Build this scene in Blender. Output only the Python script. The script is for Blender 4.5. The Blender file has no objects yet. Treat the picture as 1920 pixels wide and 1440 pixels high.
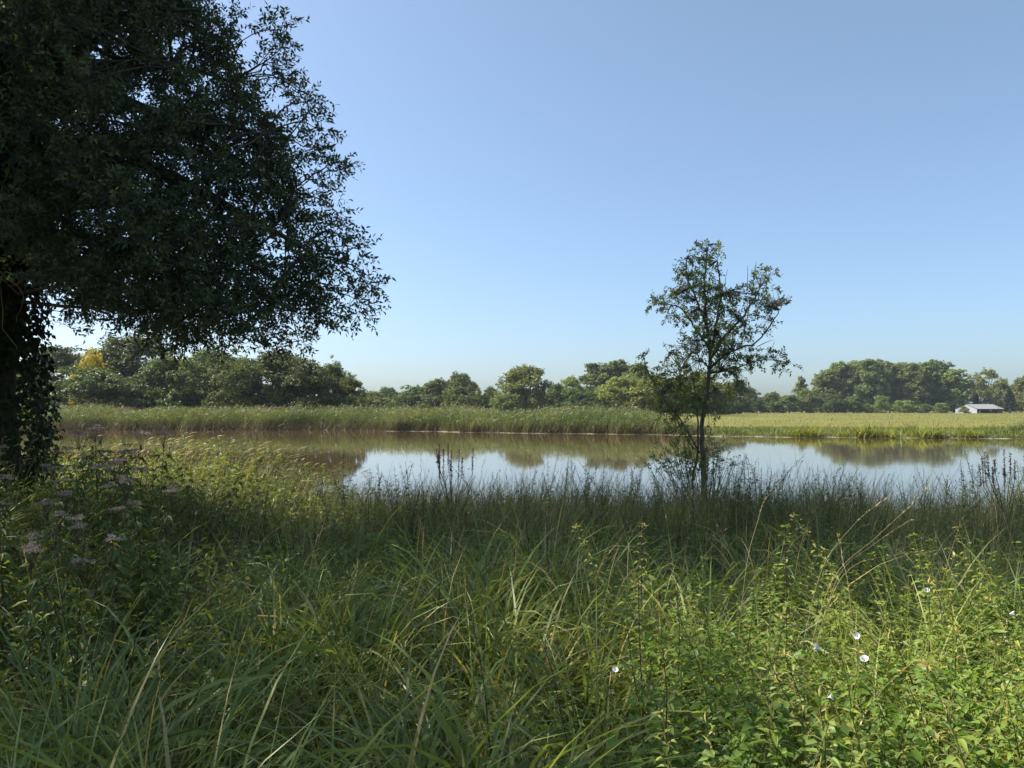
import bpy, math
import numpy as np
from mathutils import Vector

R = math.radians
rng = np.random.default_rng(7)
sc = bpy.context.scene
col = sc.collection

# ------------------------------------------------------------------ camera, sky, sun, exposure
F_PX = 1450.0            # focal length in pixels of a 1920 px wide picture
HORIZON = 766.0          # row of the horizon in that picture
CAM_Z = 2.7              # eye height above the water
PITCH = math.atan((HORIZON - 720.0) / F_PX)
cam_d = bpy.data.cameras.new("camera")
cam = bpy.data.objects.new("camera", cam_d); col.objects.link(cam)
cam_d.sensor_width = 36.0; cam_d.lens = 36.0 * F_PX / 1920.0
cam_d.clip_start = 0.05; cam_d.clip_end = 20000.0
cam.location = (0, 0, CAM_Z); cam.rotation_euler = (math.pi / 2 + PITCH, 0, 0)
sc.camera = cam

SUN_AZ, SUN_EL = R(-76.0), R(45.0)      # azimuth from the viewing direction, towards the left
world = bpy.data.worlds.new("World"); sc.world = world; world.use_nodes = True
wn = world.node_tree; wn.nodes.clear()
sky = wn.nodes.new("ShaderNodeTexSky"); sky.sky_type = 'NISHITA'; sky.sun_disc = False
sky.sun_elevation = SUN_EL; sky.sun_rotation = SUN_AZ
sky.altitude = 50; sky.air_density = 0.8; sky.dust_density = 2.0; sky.ozone_density = 6.0
bg = wn.nodes.new("ShaderNodeBackground"); bg.inputs[1].default_value = 0.102
wo = wn.nodes.new("ShaderNodeOutputWorld")
veil = wn.nodes.new("ShaderNodeVectorMath"); veil.operation = 'ADD'; veil.inputs[1].default_value = (.46, .58, .32)     # thin even veil of high haze
wn.links.new(sky.outputs[0], veil.inputs[0]); wn.links.new(veil.outputs[0], bg.inputs[0]); wn.links.new(bg.outputs[0], wo.inputs[0])

sun_d = bpy.data.lights.new("sun", 'SUN'); sun_d.energy = 5.0; sun_d.angle = R(0.53); sun_d.color = (1.0, 0.93, 0.82)
sun = bpy.data.objects.new("sun", sun_d); col.objects.link(sun)
S = Vector((math.sin(SUN_AZ) * math.cos(SUN_EL), math.cos(SUN_AZ) * math.cos(SUN_EL), math.sin(SUN_EL)))
sun.rotation_euler = S.to_track_quat('Z', 'Y').to_euler(); sun.location = (-30, 20, 40)

sc.view_settings.view_transform = 'Standard'; sc.view_settings.look = 'None'
sc.view_settings.exposure = 1.0; sc.view_settings.gamma = 1.0; sc.view_settings.use_curve_mapping = False
sc.render.engine = 'CYCLES'
cy = sc.cycles
cy.max_bounces = 6; cy.diffuse_bounces = 3; cy.glossy_bounces = 3; cy.transmission_bounces = 4
cy.transparent_max_bounces = 6; cy.volume_bounces = 0; cy.caustics_reflective = False; cy.caustics_refractive = False
cy.sample_clamp_indirect = 4.0
cy.use_denoising = True

# ------------------------------------------------------------------ helpers
def P(px, py, Y):
    """the point at depth Y that a spot of the 1920 x 1440 picture looks at"""
    u = (px - 960.0) / F_PX; v = (720.0 - py) / F_PX
    y = math.cos(PITCH) - v * math.sin(PITCH); z = math.sin(PITCH) + v * math.cos(PITCH)
    k = Y / y
    return np.array((u * k, Y, CAM_Z + z * k))

def unit(a):
    return a / np.maximum(np.linalg.norm(a, axis=-1, keepdims=True), 1e-9)

def rand_unit(r, n):
    return unit(r.normal(size=(n, 3)))

def sstep(a, b, x):
    t = np.clip((x - a) / (b - a), 0, 1); return t * t * (3 - 2 * t)

_perm = np.random.default_rng(3).random((64, 64))
def vnoise(x, y):
    x = np.asarray(x, float); y = np.asarray(y, float)
    xi = np.floor(x).astype(int); yi = np.floor(y).astype(int); fx = x - xi; fy = y - yi
    fx = fx * fx * (3 - 2 * fx); fy = fy * fy * (3 - 2 * fy)
    g = lambda i, j: _perm[i % 64, j % 64]
    return (g(xi, yi) * (1 - fx) + g(xi + 1, yi) * fx) * (1 - fy) + (g(xi, yi + 1) * (1 - fx) + g(xi + 1, yi + 1) * fx) * fy

class Geo:
    def __init__(self): self.V = []; self.Fc = []; self.T = []; self.n = 0
    def add(self, v, f, tone=0.5):
        v = np.asarray(v, float).reshape(-1, 3); f = np.asarray(f, dtype=np.int64)
        t = np.full(len(v), float(tone)) if np.isscalar(tone) else np.asarray(tone, float)
        self.V.append(v); self.T.append(t); self.Fc.append(f + self.n); self.n += len(v)
    def mesh(self, name, mat, smooth=True):
        me = bpy.data.meshes.new(name)
        if self.n == 0: return me
        v = np.concatenate(self.V).astype(np.float32)
        li = np.concatenate([f.ravel() for f in self.Fc]).astype(np.int32)
        tot = np.concatenate([np.full(len(f), f.shape[1]) for f in self.Fc])
        st = np.concatenate(([0], np.cumsum(tot)[:-1])).astype(np.int32)
        me.vertices.add(len(v)); me.vertices.foreach_set("co", v.ravel())
        me.loops.add(len(li)); me.loops.foreach_set("vertex_index", li)
        me.polygons.add(len(tot)); me.polygons.foreach_set("loop_start", st)
        a = me.attributes.new("tone", 'FLOAT', 'POINT')
        a.data.foreach_set("value", np.concatenate(self.T).astype(np.float32))
        me.update(calc_edges=True)
        me.polygons.foreach_set("use_smooth", np.full(len(tot), smooth))
        if mat is not None:
            for m in (mat if isinstance(mat, (list, tuple)) else [mat]): me.materials.append(m)
        return me
    def obj(self, name, mat, parent=None, smooth=True):
        return link(name, self.mesh(name, mat, smooth), parent)

def link(name, data, parent=None):
    o = bpy.data.objects.new(name, data); col.objects.link(o)
    if parent is not None: o.parent = parent
    return o

def tag(o, label=None, cat=None, group=None, kind=None):
    if label: o["label"] = label
    if cat: o["category"] = cat
    if group: o["group"] = group
    if kind: o["kind"] = kind
    return o

def empty(name, loc, label, cat, group=None):
    o = link(name, None); o.location = [float(q) for q in loc]; o.empty_display_size = 0.2
    return tag(o, label, cat, group)

def copy_tree(o, parent=None):
    c = o.copy(); col.objects.link(c); c.parent = parent
    for ch in o.children:
        copy_tree(ch, c)
    return c

def ribbons(g, base, az, length, width, th0, bend, segs=4, p=1.5, twist=None, tone=None, wprof=2.0, foot=0.7):
    """grass blades: arching strips"""
    N = len(base); s = np.linspace(0, 1, segs + 1)
    th = th0[:, None] + bend[:, None] * s[None] ** p
    thm = 0.5 * (th[:, 1:] + th[:, :-1]); st = (length / segs)[:, None]
    r = np.concatenate([np.zeros((N, 1)), np.cumsum(np.sin(thm) * st, 1)], 1)
    z = np.concatenate([np.zeros((N, 1)), np.cumsum(np.cos(thm) * st, 1)], 1)
    ca, sa = np.cos(az)[:, None], np.sin(az)[:, None]
    C = np.stack([base[:, 0:1] + r * ca, base[:, 1:2] + r * sa, base[:, 2:3] + z], -1)
    if twist is None: twist = np.zeros(N)
    tw = twist[:, None] * (0.3 + s[None])
    side = np.stack([-sa + 0 * s, ca + 0 * s, 0 * th], -1)
    nrm = np.stack([ca * np.cos(th), sa * np.cos(th), -np.sin(th)], -1)
    sv = np.cos(tw)[..., None] * side + np.sin(tw)[..., None] * nrm
    w = width[:, None] * 0.5 * np.maximum((foot + (1 - foot) * np.minimum(1, s * 3)) * (1 - s ** wprof), 0.04)[None]
    V = np.stack([C - sv * w[..., None], C + sv * w[..., None]], 2)          # N,S,2,3
    i0 = np.arange(N)[:, None] * (segs + 1) * 2 + np.arange(segs)[None] * 2
    f = np.stack([i0, i0 + 1, i0 + 3, i0 + 2], -1).reshape(-1, 4)
    if tone is None: tone = np.full(N, .5)
    g.add(V.reshape(-1, 3), f, np.repeat(tone, (segs + 1) * 2))
    return C

def tubes(g, C, Rad, sides=4, tone=None):
    N, K, _ = C.shape
    t = unit(np.gradient(C, axis=1))
    ref = np.where(np.abs(t[:, :1, 2:3]) > 0.9, np.array([1.0, 0, 0]), np.array([0, 0, 1.0]))
    u = unit(np.cross(t, np.broadcast_to(ref, t.shape))); w = np.cross(t, u)
    a = np.arange(sides) * 2 * math.pi / sides
    V = C[:, :, None] + Rad[:, :, None, None] * (np.cos(a)[None, None, :, None] * u[:, :, None] + np.sin(a)[None, None, :, None] * w[:, :, None])
    i = np.arange(N)[:, None, None] * K * sides + np.arange(K - 1)[None, :, None] * sides
    j = np.arange(sides)[None, None]; j2 = (j + 1) % sides
    f = np.stack([i + j, i + j2, i + sides + j2, i + sides + j], -1).reshape(-1, 4)
    g.add(V.reshape(-1, 3), f, 0.5 if tone is None else np.repeat(tone, K * sides))

def tube1(g, pts, rad, sides=7, tone=0.5, sub=4, wob=0.0, r=None):
    """one branch through the points, smoothed"""
    pts = np.asarray(pts, float); rad = np.asarray(rad, float); n = len(pts)
    t = np.linspace(0, n - 1, (n - 1) * sub + 1); i = np.minimum(t.astype(int), n - 2); f = (t - i)[:, None]
    pm = pts[np.maximum(i - 1, 0)]; p0 = pts[i]; p1 = pts[i + 1]; p2 = pts[np.minimum(i + 2, n - 1)]
    C = 0.5 * (2 * p0 + (p1 - pm) * f + (2 * pm - 5 * p0 + 4 * p1 - p2) * f ** 2 + (3 * p0 - pm - 3 * p1 + p2) * f ** 3)
    if wob and r is not None: C[1:-1] += r.normal(size=(len(C) - 2, 3)) * wob
    Rd = np.interp(t, np.arange(n), rad)
    tubes(g, C[None], Rd[None], sides, np.array([tone]))
    return C, Rd

def leaves(g, Pt, D, Nn, L, W, tone, fold=0.15, at=0.42):
    """one folded diamond for each leaf"""
    D = unit(D); Sd = unit(np.cross(D, Nn)); Nn = np.cross(Sd, D)
    L = L[:, None]; W = W[:, None]
    a = Pt + D * L * at + Nn * W * fold
    V = np.stack([Pt, a + Sd * W * .5, Pt + D * L - Nn * W * fold, a - Sd * W * .5], 1)
    i = np.arange(len(Pt))[:, None] * 4
    g.add(V.reshape(-1, 3), i + np.array([[0, 1, 2, 3]]), np.repeat(tone, 4))

def leaves6(g, Pt, D, Nn, L, W, tone, fold=0.25, droop=0.2, at=0.35):
    """a leaf with a midrib: four triangles, drooping tip"""
    D = unit(D); Sd = unit(np.cross(D, Nn)); Nn = np.cross(Sd, D)
    L = L[:, None]; W = W[:, None]; dn = np.array([0, 0, -1.0])
    q = lambda t, w, k: Pt + D * L * t + Sd * W * w + Nn * np.abs(W * w) * fold * 2 + dn * L * droop * t * t
    V = np.stack([Pt, q(.22, .40, 0), q(.52, .40, 0), q(1, 0, 0), q(.52, -.40, 0), q(.22, -.40, 0), q(at, 0, 0)], 1)
    i = np.arange(len(Pt))[:, None] * 7
    f = np.concatenate([i + np.array([[a, (a + 1) % 6, 6]]) for a in range(6)])
    g.add(V.reshape(-1, 3), f, np.repeat(tone, 7))

def leafy_twigs(gl, gw, r, B, D, L, nl, ll, lw, droop=0.25, K=4, tone=(0, 1), twr=0.004, lean=-0.25, spread=0.9, up=0.8, start=0.12):
    """twigs from B along D with nl leaves each"""
    N = len(B); s = np.linspace(0, 1, K)
    bend = rand_unit(r, N) * 0.22
    C = B[:, None] + D[:, None] * (L[:, None] * s)[..., None] + bend[:, None] * (L[:, None] * s * s)[..., None]
    C[..., 2] -= droop * L[:, None] * s ** 2
    if gw is not None:
        k_ = np.arange(0, N, 2) if N > 12 else np.arange(N)
        tubes(gw, C[k_][:, [0, K // 2, K - 1]], np.full((len(k_), 1), twr) * np.array([1.15, .65, .15])[None], 3, r.random(len(k_)))
    ct = r.uniform(tone[0], tone[1], N)
    sj = start + (1 - start) * (np.arange(nl) + 0.7) / nl
    k = np.minimum((sj * (K - 1)).astype(int), K - 2); f = sj * (K - 1) - k
    Pp = C[:, k] * (1 - f)[None, :, None] + C[:, k + 1] * f[None, :, None]
    T = unit(C[:, k + 1] - C[:, k])
    a = (np.arange(nl) * 2.4)[None] + r.random((N, 1)) * 6.28 + r.normal(size=(N, nl)) * 0.5
    u = unit(np.cross(T, np.array([0.3, 0.2, 1.0]))); w = np.cross(T, u)
    perp = np.cos(a)[..., None] * u + np.sin(a)[..., None] * w
    Dl = T * 0.6 + perp * spread; Dl[..., 2] += lean
    Nn = r.normal(size=Dl.shape); Nn[..., 2] += up
    n = N * nl
    leaves(gl, Pp.reshape(-1, 3), Dl.reshape(-1, 3), Nn.reshape(-1, 3), ll * r.uniform(.65, 1.2, n), lw * r.uniform(.75, 1.2, n),
           np.clip(np.repeat(ct, nl) + r.normal(size=n) * .13, 0, 1))

# ------------------------------------------------------------------ materials
def new_mat(name):
    m = bpy.data.materials.new(name); m.use_nodes = True; nt = m.node_tree; nt.nodes.clear()
    return m, nt, nt.nodes.new, nt.links.new

def ramp(nt, stops):
    n = nt.nodes.new("ShaderNodeValToRGB"); e = n.color_ramp.elements
    while len(e) < len(stops): e.new(0.5)
    for q, (p_, c) in zip(e, stops): q.position = p_; q.color = (*c, 1)
    return n

def leaf_mat(name, stops, trans=0.35, rough=0.5, spec=0.3, tint=(1.35, 1.25, 0.55), vary=0.25, hue=0.03):
    m, nt, N, L = new_mat(name)
    at = N("ShaderNodeAttribute"); at.attribute_name = "tone"
    rp = ramp(nt, stops); L(at.outputs["Fac"], rp.inputs[0])
    oi = N("ShaderNodeObjectInfo")
    mr = N("ShaderNodeMapRange"); mr.inputs[3].default_value = 1 - vary; mr.inputs[4].default_value = 1 + vary
    L(oi.outputs["Random"], mr.inputs[0])
    mh = N("ShaderNodeMath"); mh.operation = 'MULTIPLY'; mh.inputs[1].default_value = 7.31
    mf = N("ShaderNodeMath"); mf.operation = 'FRACT'
    L(oi.outputs["Random"], mh.inputs[0]); L(mh.outputs[0], mf.inputs[0])
    mq = N("ShaderNodeMapRange"); mq.inputs[3].default_value = 0.5 - hue; mq.inputs[4].default_value = 0.5 + hue
    L(mf.outputs[0], mq.inputs[0])
    hs = N("ShaderNodeHueSaturation"); L(rp.outputs[0], hs.inputs["Color"]); L(mr.outputs[0], hs.inputs["Value"]); L(mq.outputs[0], hs.inputs["Hue"])
    b = N("ShaderNodeBsdfPrincipled"); b.inputs["Roughness"].default_value = rough; b.inputs["Specular IOR Level"].default_value = spec
    L(hs.outputs[0], b.inputs["Base Color"])
    mx = N("ShaderNodeMix"); mx.data_type = 'RGBA'; mx.blend_type = 'MULTIPLY'; mx.inputs[0].default_value = 1.0
    mx.inputs[7].default_value = (*tint, 1); L(hs.outputs[0], mx.inputs[6])
    t = N("ShaderNodeBsdfTranslucent"); L(mx.outputs[2], t.inputs[0])
    ms = N("ShaderNodeMixShader"); ms.inputs[0].default_value = trans; L(b.outputs[0], ms.inputs[1]); L(t.outputs[0], ms.inputs[2])
    o = N("ShaderNodeOutputMaterial"); L(ms.outputs[0], o.inputs[0])
    return m

def plain_mat(name, c1, c2, scale=6.0, rough=0.85, spec=0.2, bump=0.3, stretch=(1, 1, 1), detail=6):
    m, nt, N, L = new_mat(name)
    tc = N("ShaderNodeTexCoord"); mp = N("ShaderNodeMapping"); mp.inputs["Scale"].default_value = stretch
    L(tc.outputs["Object"], mp.inputs[0])
    nz = N("ShaderNodeTexNoise"); nz.inputs["Scale"].default_value = scale; nz.inputs["Detail"].default_value = detail; nz.inputs["Roughness"].default_value = .65
    L(mp.outputs[0], nz.inputs["Vector"])
    rp = ramp(nt, [(0.3, c1), (0.7, c2)]); L(nz.outputs["Fac"], rp.inputs[0])
    b = N("ShaderNodeBsdfPrincipled"); b.inputs["Roughness"].default_value = rough; b.inputs["Specular IOR Level"].default_value = spec
    L(rp.outputs[0], b.inputs["Base Color"])
    if bump:
        bp = N("ShaderNodeBump"); bp.inputs["Strength"].default_value = bump; bp.inputs["Distance"].default_value = 0.03
        L(nz.outputs["Fac"], bp.inputs["Height"]); L(bp.outputs[0], b.inputs["Normal"])
    o = N("ShaderNodeOutputMaterial"); L(b.outputs[0], o.inputs[0])
    return m

M = {}
M['bark'] = plain_mat("bark", (0.035, 0.028, 0.020), (0.11, 0.09, 0.065), 5, bump=.6, stretch=(1, 1, .25))
M['young_bark'] = plain_mat("young_bark", (0.06, 0.055, 0.04), (0.14, 0.125, 0.09), 14, bump=.3, stretch=(1, 1, .3))
M['twig'] = plain_mat("twig", (0.05, 0.04, 0.028), (0.12, 0.10, 0.07), 10, bump=0)
M['soil'] = plain_mat("soil", (0.025, 0.022, 0.013), (0.05, 0.048, 0.025), 3, bump=.4)
M['mud'] = plain_mat("mud", (0.035, 0.030, 0.02), (0.30, 0.26, 0.19), .35, bump=.4, detail=3)
M['meadow'] = plain_mat("meadow", (0.105, 0.115, 0.024), (0.19, 0.172, 0.036), .09, bump=0, stretch=(.5, 1, 1), detail=10)
M['crown_big'] = leaf_mat("crown_big", [(0, (.042, .062, .034)), (.6, (.078, .106, .048)), (1, (.15, .175, .060))], trans=.34, vary=0, hue=0)
M['ivy'] = leaf_mat("ivy", [(0, (.015, .03, .012)), (1, (.045, .07, .022))], trans=.12, rough=.55, spec=.12, vary=0, hue=0)
M['ash'] = leaf_mat("ash", [(0, (.07, .11, .045)), (.6, (.135, .185, .066)), (1, (.23, .26, .09))], trans=.42, vary=0, hue=0)
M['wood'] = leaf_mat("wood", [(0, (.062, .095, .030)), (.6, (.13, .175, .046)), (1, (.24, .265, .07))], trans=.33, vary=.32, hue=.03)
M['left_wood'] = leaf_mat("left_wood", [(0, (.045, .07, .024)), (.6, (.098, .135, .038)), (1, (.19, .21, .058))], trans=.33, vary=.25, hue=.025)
M['pale_tree'] = leaf_mat("pale_tree", [(0, (.10, .14, .042)), (.6, (.20, .245, .062)), (1, (.33, .35, .08))], trans=.33, vary=.15, hue=.015)
M['yellow_tree'] = leaf_mat("yellow_tree", [(0, (.34, .27, .02)), (1, (.60, .50, .05))], trans=.3, vary=0, hue=0)
M['poplar'] = leaf_mat("poplar", [(0, (.10, .14, .054)), (.6, (.20, .25, .082)), (1, (.33, .36, .125))], trans=.33, vary=.2, hue=.02)
M['conifer'] = leaf_mat("conifer", [(0, (.016, .034, .018)), (1, (.042, .065, .028))], trans=.1, vary=.15, hue=.01)
M['sedge'] = leaf_mat("sedge", [(0, (.08, .118, .034)), (.45, (.175, .228, .062)), (.8, (.25, .288, .075)), (.93, (.30, .28, .09)), (1, (.44, .34, .15))], trans=.35, rough=.42, spec=.32, vary=.1, hue=.01)
M['grass'] = leaf_mat("grass", [(0, (.082, .108, .034)), (.5, (.175, .195, .060)), (.85, (.26, .245, .088)), (1, (.38, .31, .15))], trans=.35, vary=.05, hue=.005)
M['straw'] = leaf_mat("straw", [(0, (.26, .20, .10)), (1, (.48, .39, .22))], trans=.3, vary=.05, hue=0)
M['brown_seed'] = leaf_mat("brown_seed", [(0, (.05, .03, .02)), (1, (.13, .075, .045))], trans=.15, vary=.1, hue=0)
M['purple_seed'] = leaf_mat("purple_seed", [(0, (.06, .035, .035)), (1, (.17, .10, .10))], trans=.2, vary=.1, hue=0)
M['nettle'] = leaf_mat("nettle", [(0, (.06, .105, .025)), (.55, (.165, .235, .045)), (.85, (.235, .295, .058)), (1, (.33, .35, .07))], trans=.38, vary=.14, hue=.015)
M['nettle_top'] = leaf_mat("nettle_top", [(0, (.16, .15, .04)), (1, (.40, .35, .12))], trans=.35, vary=.1, hue=.01)
M['bindweed'] = leaf_mat("bindweed", [(0, (.075, .15, .026)), (.7, (.175, .28, .048)), (1, (.27, .35, .065))], trans=.42, rough=.4, vary=0, hue=0)
M['petal'] = leaf_mat("petal", [(0, (.62, .63, .62)), (1, (.70, .70, .69))], trans=.3, tint=(1, 1, 1), vary=0, hue=0)
M['agrimony'] = leaf_mat("agrimony", [(0, (.055, .085, .026)), (.6, (.11, .155, .045)), (1, (.19, .22, .065))], trans=.36, vary=.14, hue=.01)
M['agrimony_flower'] = leaf_mat("agrimony_flower", [(0, (.20, .15, .115)), (.6, (.37, .29, .245)), (1, (.56, .48, .43))], trans=.25, vary=.12, tint=(1, 1, 1), hue=.01)
M['reed'] = leaf_mat("reed", [(0, (.05, .08, .024)), (.5, (.115, .155, .045)), (.85, (.20, .225, .072)), (1, (.30, .28, .12))], trans=.3, vary=0, hue=0)
M['reed_dead'] = leaf_mat("reed_dead", [(0, (.09, .07, .04)), (1, (.22, .18, .10))], trans=.2, vary=0, hue=0)
M['plume'] = leaf_mat("plume", [(0, (.16, .12, .09)), (1, (.34, .27, .20))], trans=.3, vary=0, tint=(1.1, 1, .8), hue=0)
M['iris'] = leaf_mat("iris", [(0, (.13, .16, .032)), (.6, (.23, .255, .05)), (1, (.38, .36, .09))], trans=.4, vary=.1, hue=.01)
M['bank_grass'] = leaf_mat("bank_grass", [(0, (.065, .095, .024)), (.5, (.145, .18, .042)), (1, (.27, .27, .075))], trans=.35, vary=0, hue=0)
M['meadow_grass'] = leaf_mat("meadow_grass", [(0, (.075, .10, .020)), (.5, (.14, .14, .028)), (1, (.22, .19, .045))], trans=.3, vary=0, hue=0)
M['white_wall'] = plain_mat("white_wall", (.24, .26, .28), (.33, .34, .35), .8, rough=.7, bump=0)
M['roof_sheet'] = plain_mat("roof_sheet", (.22, .215, .205), (.32, .31, .30), .6, rough=.5, spec=.4, bump=0, stretch=(3, .6, 1))
M['dark_timber'] = plain_mat("dark_timber", (.035, .03, .026), (.07, .06, .05), 2, bump=0)
M['grey_metal'] = plain_mat("grey_metal", (.22, .23, .24), (.32, .33, .34), 2, bump=0)

# ------------------------------------------------------------------ ground and water
def h_of(py):  # distance of a water line seen at row py
    return CAM_Z * F_PX / (py - HORIZON)
_far = [(-900, 804.5), (-100, 806), (300, 806.5), (590, 806), (660, 807), (900, 811), (1150, 814.5), (1250, 816), (1350, 818.5), (1500, 820), (1920, 822.5), (2600, 824)]
FX = np.array([(a - 960) / F_PX * h_of(b) for a, b in _far]); FY = np.array([h_of(b) for a, b in _far])
def far_shore(x):
    x = np.asarray(x, float)
    return np.interp(x, FX, FY) + (vnoise(x * .35 + 9, x * 0 + 2) - .5) * 1.6 + (vnoise(x * 1.3, x * 0 + 5) - .5) * .7
def near_shore(x):
    x = np.asarray(x, float)
    return 16.6 + (vnoise(x * .25 + 3, x * 0 + 11) - .5) * 2.0 - 1.2 * sstep(3, 8, x) + .02 * np.abs(x)
def bank_z(x, y):
    """height of the near bank"""
    z = 1.12 - 0.055 * np.clip(y, 0, 20) + 0.72 * sstep(-1.5, -5.0, x) * sstep(3, 11, y)
    z = z + (vnoise(x * .6 + 4, y * .6) - .5) * .22 * sstep(1.0, 3, y)
    d = y - near_shore(x)
    return np.where(d > -1.4, z * (1 - sstep(-1.4, .3, d)) - .7 * sstep(-.9, 1.2, d), z)
def far_z(x, d):
    """height of the far bank, d metres behind its water line"""
    z = np.interp(d, [-8, -1.2, 0, .5, 1.6, 3, 14, 30, 400, 3000], [-1, -.45, -.02, .07, .16, .34, .55, .55, .4, .4])
    return z + (vnoise(x * .5, d * .5) - .5) * .12 * sstep(1, 4, d)

xs = np.concatenate([-np.geomspace(900, 60, 22), np.linspace(-58, -14, 60), np.linspace(-13.5, 13.5, 90), np.linspace(14, 60, 60), np.geomspace(62, 900, 22)])
near_t = np.concatenate([[-90, -40, -25, -15, -6, -2], np.linspace(-1, 15, 50)])
off_n = np.linspace(-1.6, 2.0, 12)
off_f = np.concatenate([[-8, -3, -1.2], np.linspace(-.6, 4, 12), [5, 7, 10, 14, 20, 30, 45, 70, 110, 170, 260, 400, 600, 900]])
rows = []; zs = []
ns, fs = near_shore(xs), far_shore(xs)
for t in near_t:
    y = np.where(t < 0, t, t / 15.0 * (ns - 1.8)); rows.append(y + 0 * xs); zs.append(bank_z(xs, rows[-1]))
for o in off_n: rows.append(ns + o); zs.append(bank_z(xs, rows[-1]))
n_near = len(rows)
for o in off_f: rows.append(fs + o); zs.append(far_z(xs, o + 0 * xs))
YY = np.array(rows); ZZ = np.array(zs); XX = np.broadcast_to(xs, YY.shape)
nr, nc = YY.shape
ii = (np.arange(nr - 1)[:, None] * nc + np.arange(nc - 1)[None]).ravel()
gg = Geo(); gg.add(np.stack([XX, YY, ZZ], -1).reshape(-1, 3), np.stack([ii, ii + 1, ii + nc + 1, ii + nc], -1))
ground = gg.obj("ground", [M['soil'], M['mud'], M['meadow']]); tag(ground, kind="structure")
fr = np.repeat(np.arange(nr - 1), nc - 1)
mi = np.where(fr < n_near + 2, 0, np.where(fr < n_near + 9, 1, 2)).astype(np.int32)
ground.data.polygons.foreach_set("material_index", mi)

def water_mat():
    m, nt, N, L = new_mat("water")
    tc = N("ShaderNodeTexCoord")
    mp = N("ShaderNodeMapping"); mp.inputs["Scale"].default_value = (.14, 1.0, 1); L(tc.outputs["Object"], mp.inputs[0])
    n1 = N("ShaderNodeTexNoise"); n1.inputs["Scale"].default_value = 2.2; n1.inputs["Detail"].default_value = 3; L(mp.outputs[0], n1.inputs["Vector"])
    n2 = N("ShaderNodeTexNoise"); n2.inputs["Scale"].default_value = .06; n2.inputs["Detail"].default_value = 2; L(tc.outputs["Object"], n2.inputs["Vector"])
    mr = N("ShaderNodeMapRange"); mr.inputs[1].default_value = .45; mr.inputs[2].default_value = .65; mr.inputs[3].default_value = .25; L(n2.outputs[0], mr.inputs[0])
    mu = N("ShaderNodeMath"); mu.operation = 'MULTIPLY'; L(n1.outputs[0], mu.inputs[0]); L(mr.outputs[0], mu.inputs[1])
    bp = N("ShaderNodeBump"); bp.inputs["Strength"].default_value = .11; bp.inputs["Distance"].default_value = .02; L(mu.outputs[0], bp.inputs["Height"])
    b = N("ShaderNodeBsdfPrincipled"); b.inputs["Base Color"].default_value = (.095, .065, .029, 1)
    b.inputs["Roughness"].default_value = .04; b.inputs["Coat Weight"].default_value = .3; b.inputs["Coat Roughness"].default_value = .03; b.inputs["Coat IOR"].default_value = 1.4; b.inputs["IOR"].default_value = 1.45; b.inputs["Specular IOR Level"].default_value = .5
    L(bp.outputs[0], b.inputs["Normal"])
    o = N("ShaderNodeOutputMaterial"); L(b.outputs[0], o.inputs[0])
    return m
gw_ = Geo(); wx = np.linspace(-900, 900, 61)
wy0, wy1 = 13.2 + 0 * wx, np.interp(wx, FX, FY) + 3.0
wv = np.concatenate([np.stack([wx, wy0, 0 * wx], -1), np.stack([wx, wy1, 0 * wx], -1)])
k = np.arange(60); gw_.add(wv, np.stack([k, k + 1, k + 62, k + 61], -1))
water = gw_.obj("water", water_mat()); tag(water, kind="structure")

# ------------------------------------------------------------------ trees across the water
def crown_lobes(r, kind):
    """centres and radii of the leaf masses of a crown one unit high and one unit wide (trunk foot at the origin)"""
    out = []
    if kind == 'round':
        for _ in range(62):
            a = r.random() * 6.28; h = r.random(); w = .40 * (1 - abs(2 * h - .75) ** 2.6 / 3.2) * (.25 + .75 * math.sqrt(r.random()))
            if h > .75: w *= .72
            q = r.uniform(.10, .17); out.append((w * math.cos(a), w * math.sin(a), .07 + h * .82, q, q, q * r.uniform(.7, 1.0)))
    elif kind == 'thicket':
        for _ in range(70):
            a = r.random() * 6.28; h = r.random() ** 1.1; w = .45 * (1 - .6 * h ** 2) * math.sqrt(r.random())
            q = r.uniform(.09, .15); out.append((w * math.cos(a), w * math.sin(a), .03 + h * .86, q, q, q * .9))
    elif kind == 'poplar':
        for _ in range(95):
            a = r.random() * 6.28; h = r.random(); w = .40 * (1 - max(0, h - .72) * 1.6) * (.2 + .8 * math.sqrt(r.random()))
            q = r.uniform(.085, .13); out.append((w * math.cos(a), w * math.sin(a), .05 + h * .86, q, q, q * r.uniform(.5, .8)))
    elif kind == 'slim':
        for _ in range(26):
            a = r.random() * 6.28; h = r.random(); w = .34 * (1 - h) ** .6 * math.sqrt(r.random())
            q = .22 * (1.05 - h * .7); out.append((w * math.cos(a), w * math.sin(a), .10 + h * .80, q, q, q * .5))
    elif kind == 'conifer':
        for i in range(60):
            h = i / 60; w = .42 * (1 - h) ** .9; a = i * 2.4
            q = .16 * (1.1 - h); out.append((w * .75 * math.cos(a), w * .75 * math.sin(a), .06 + h * .90, q * 1.2, q * 1.2, .022))
    elif kind == 'sparse':
        for _ in range(20):
            a = r.random() * 6.28; h = r.random(); w = .36 * math.sqrt(r.random())
            q = r.uniform(.07, .12); out.append((w * math.cos(a), w * math.sin(a), .30 + h * .66, q, q, q))
    return np.array(out)

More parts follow.
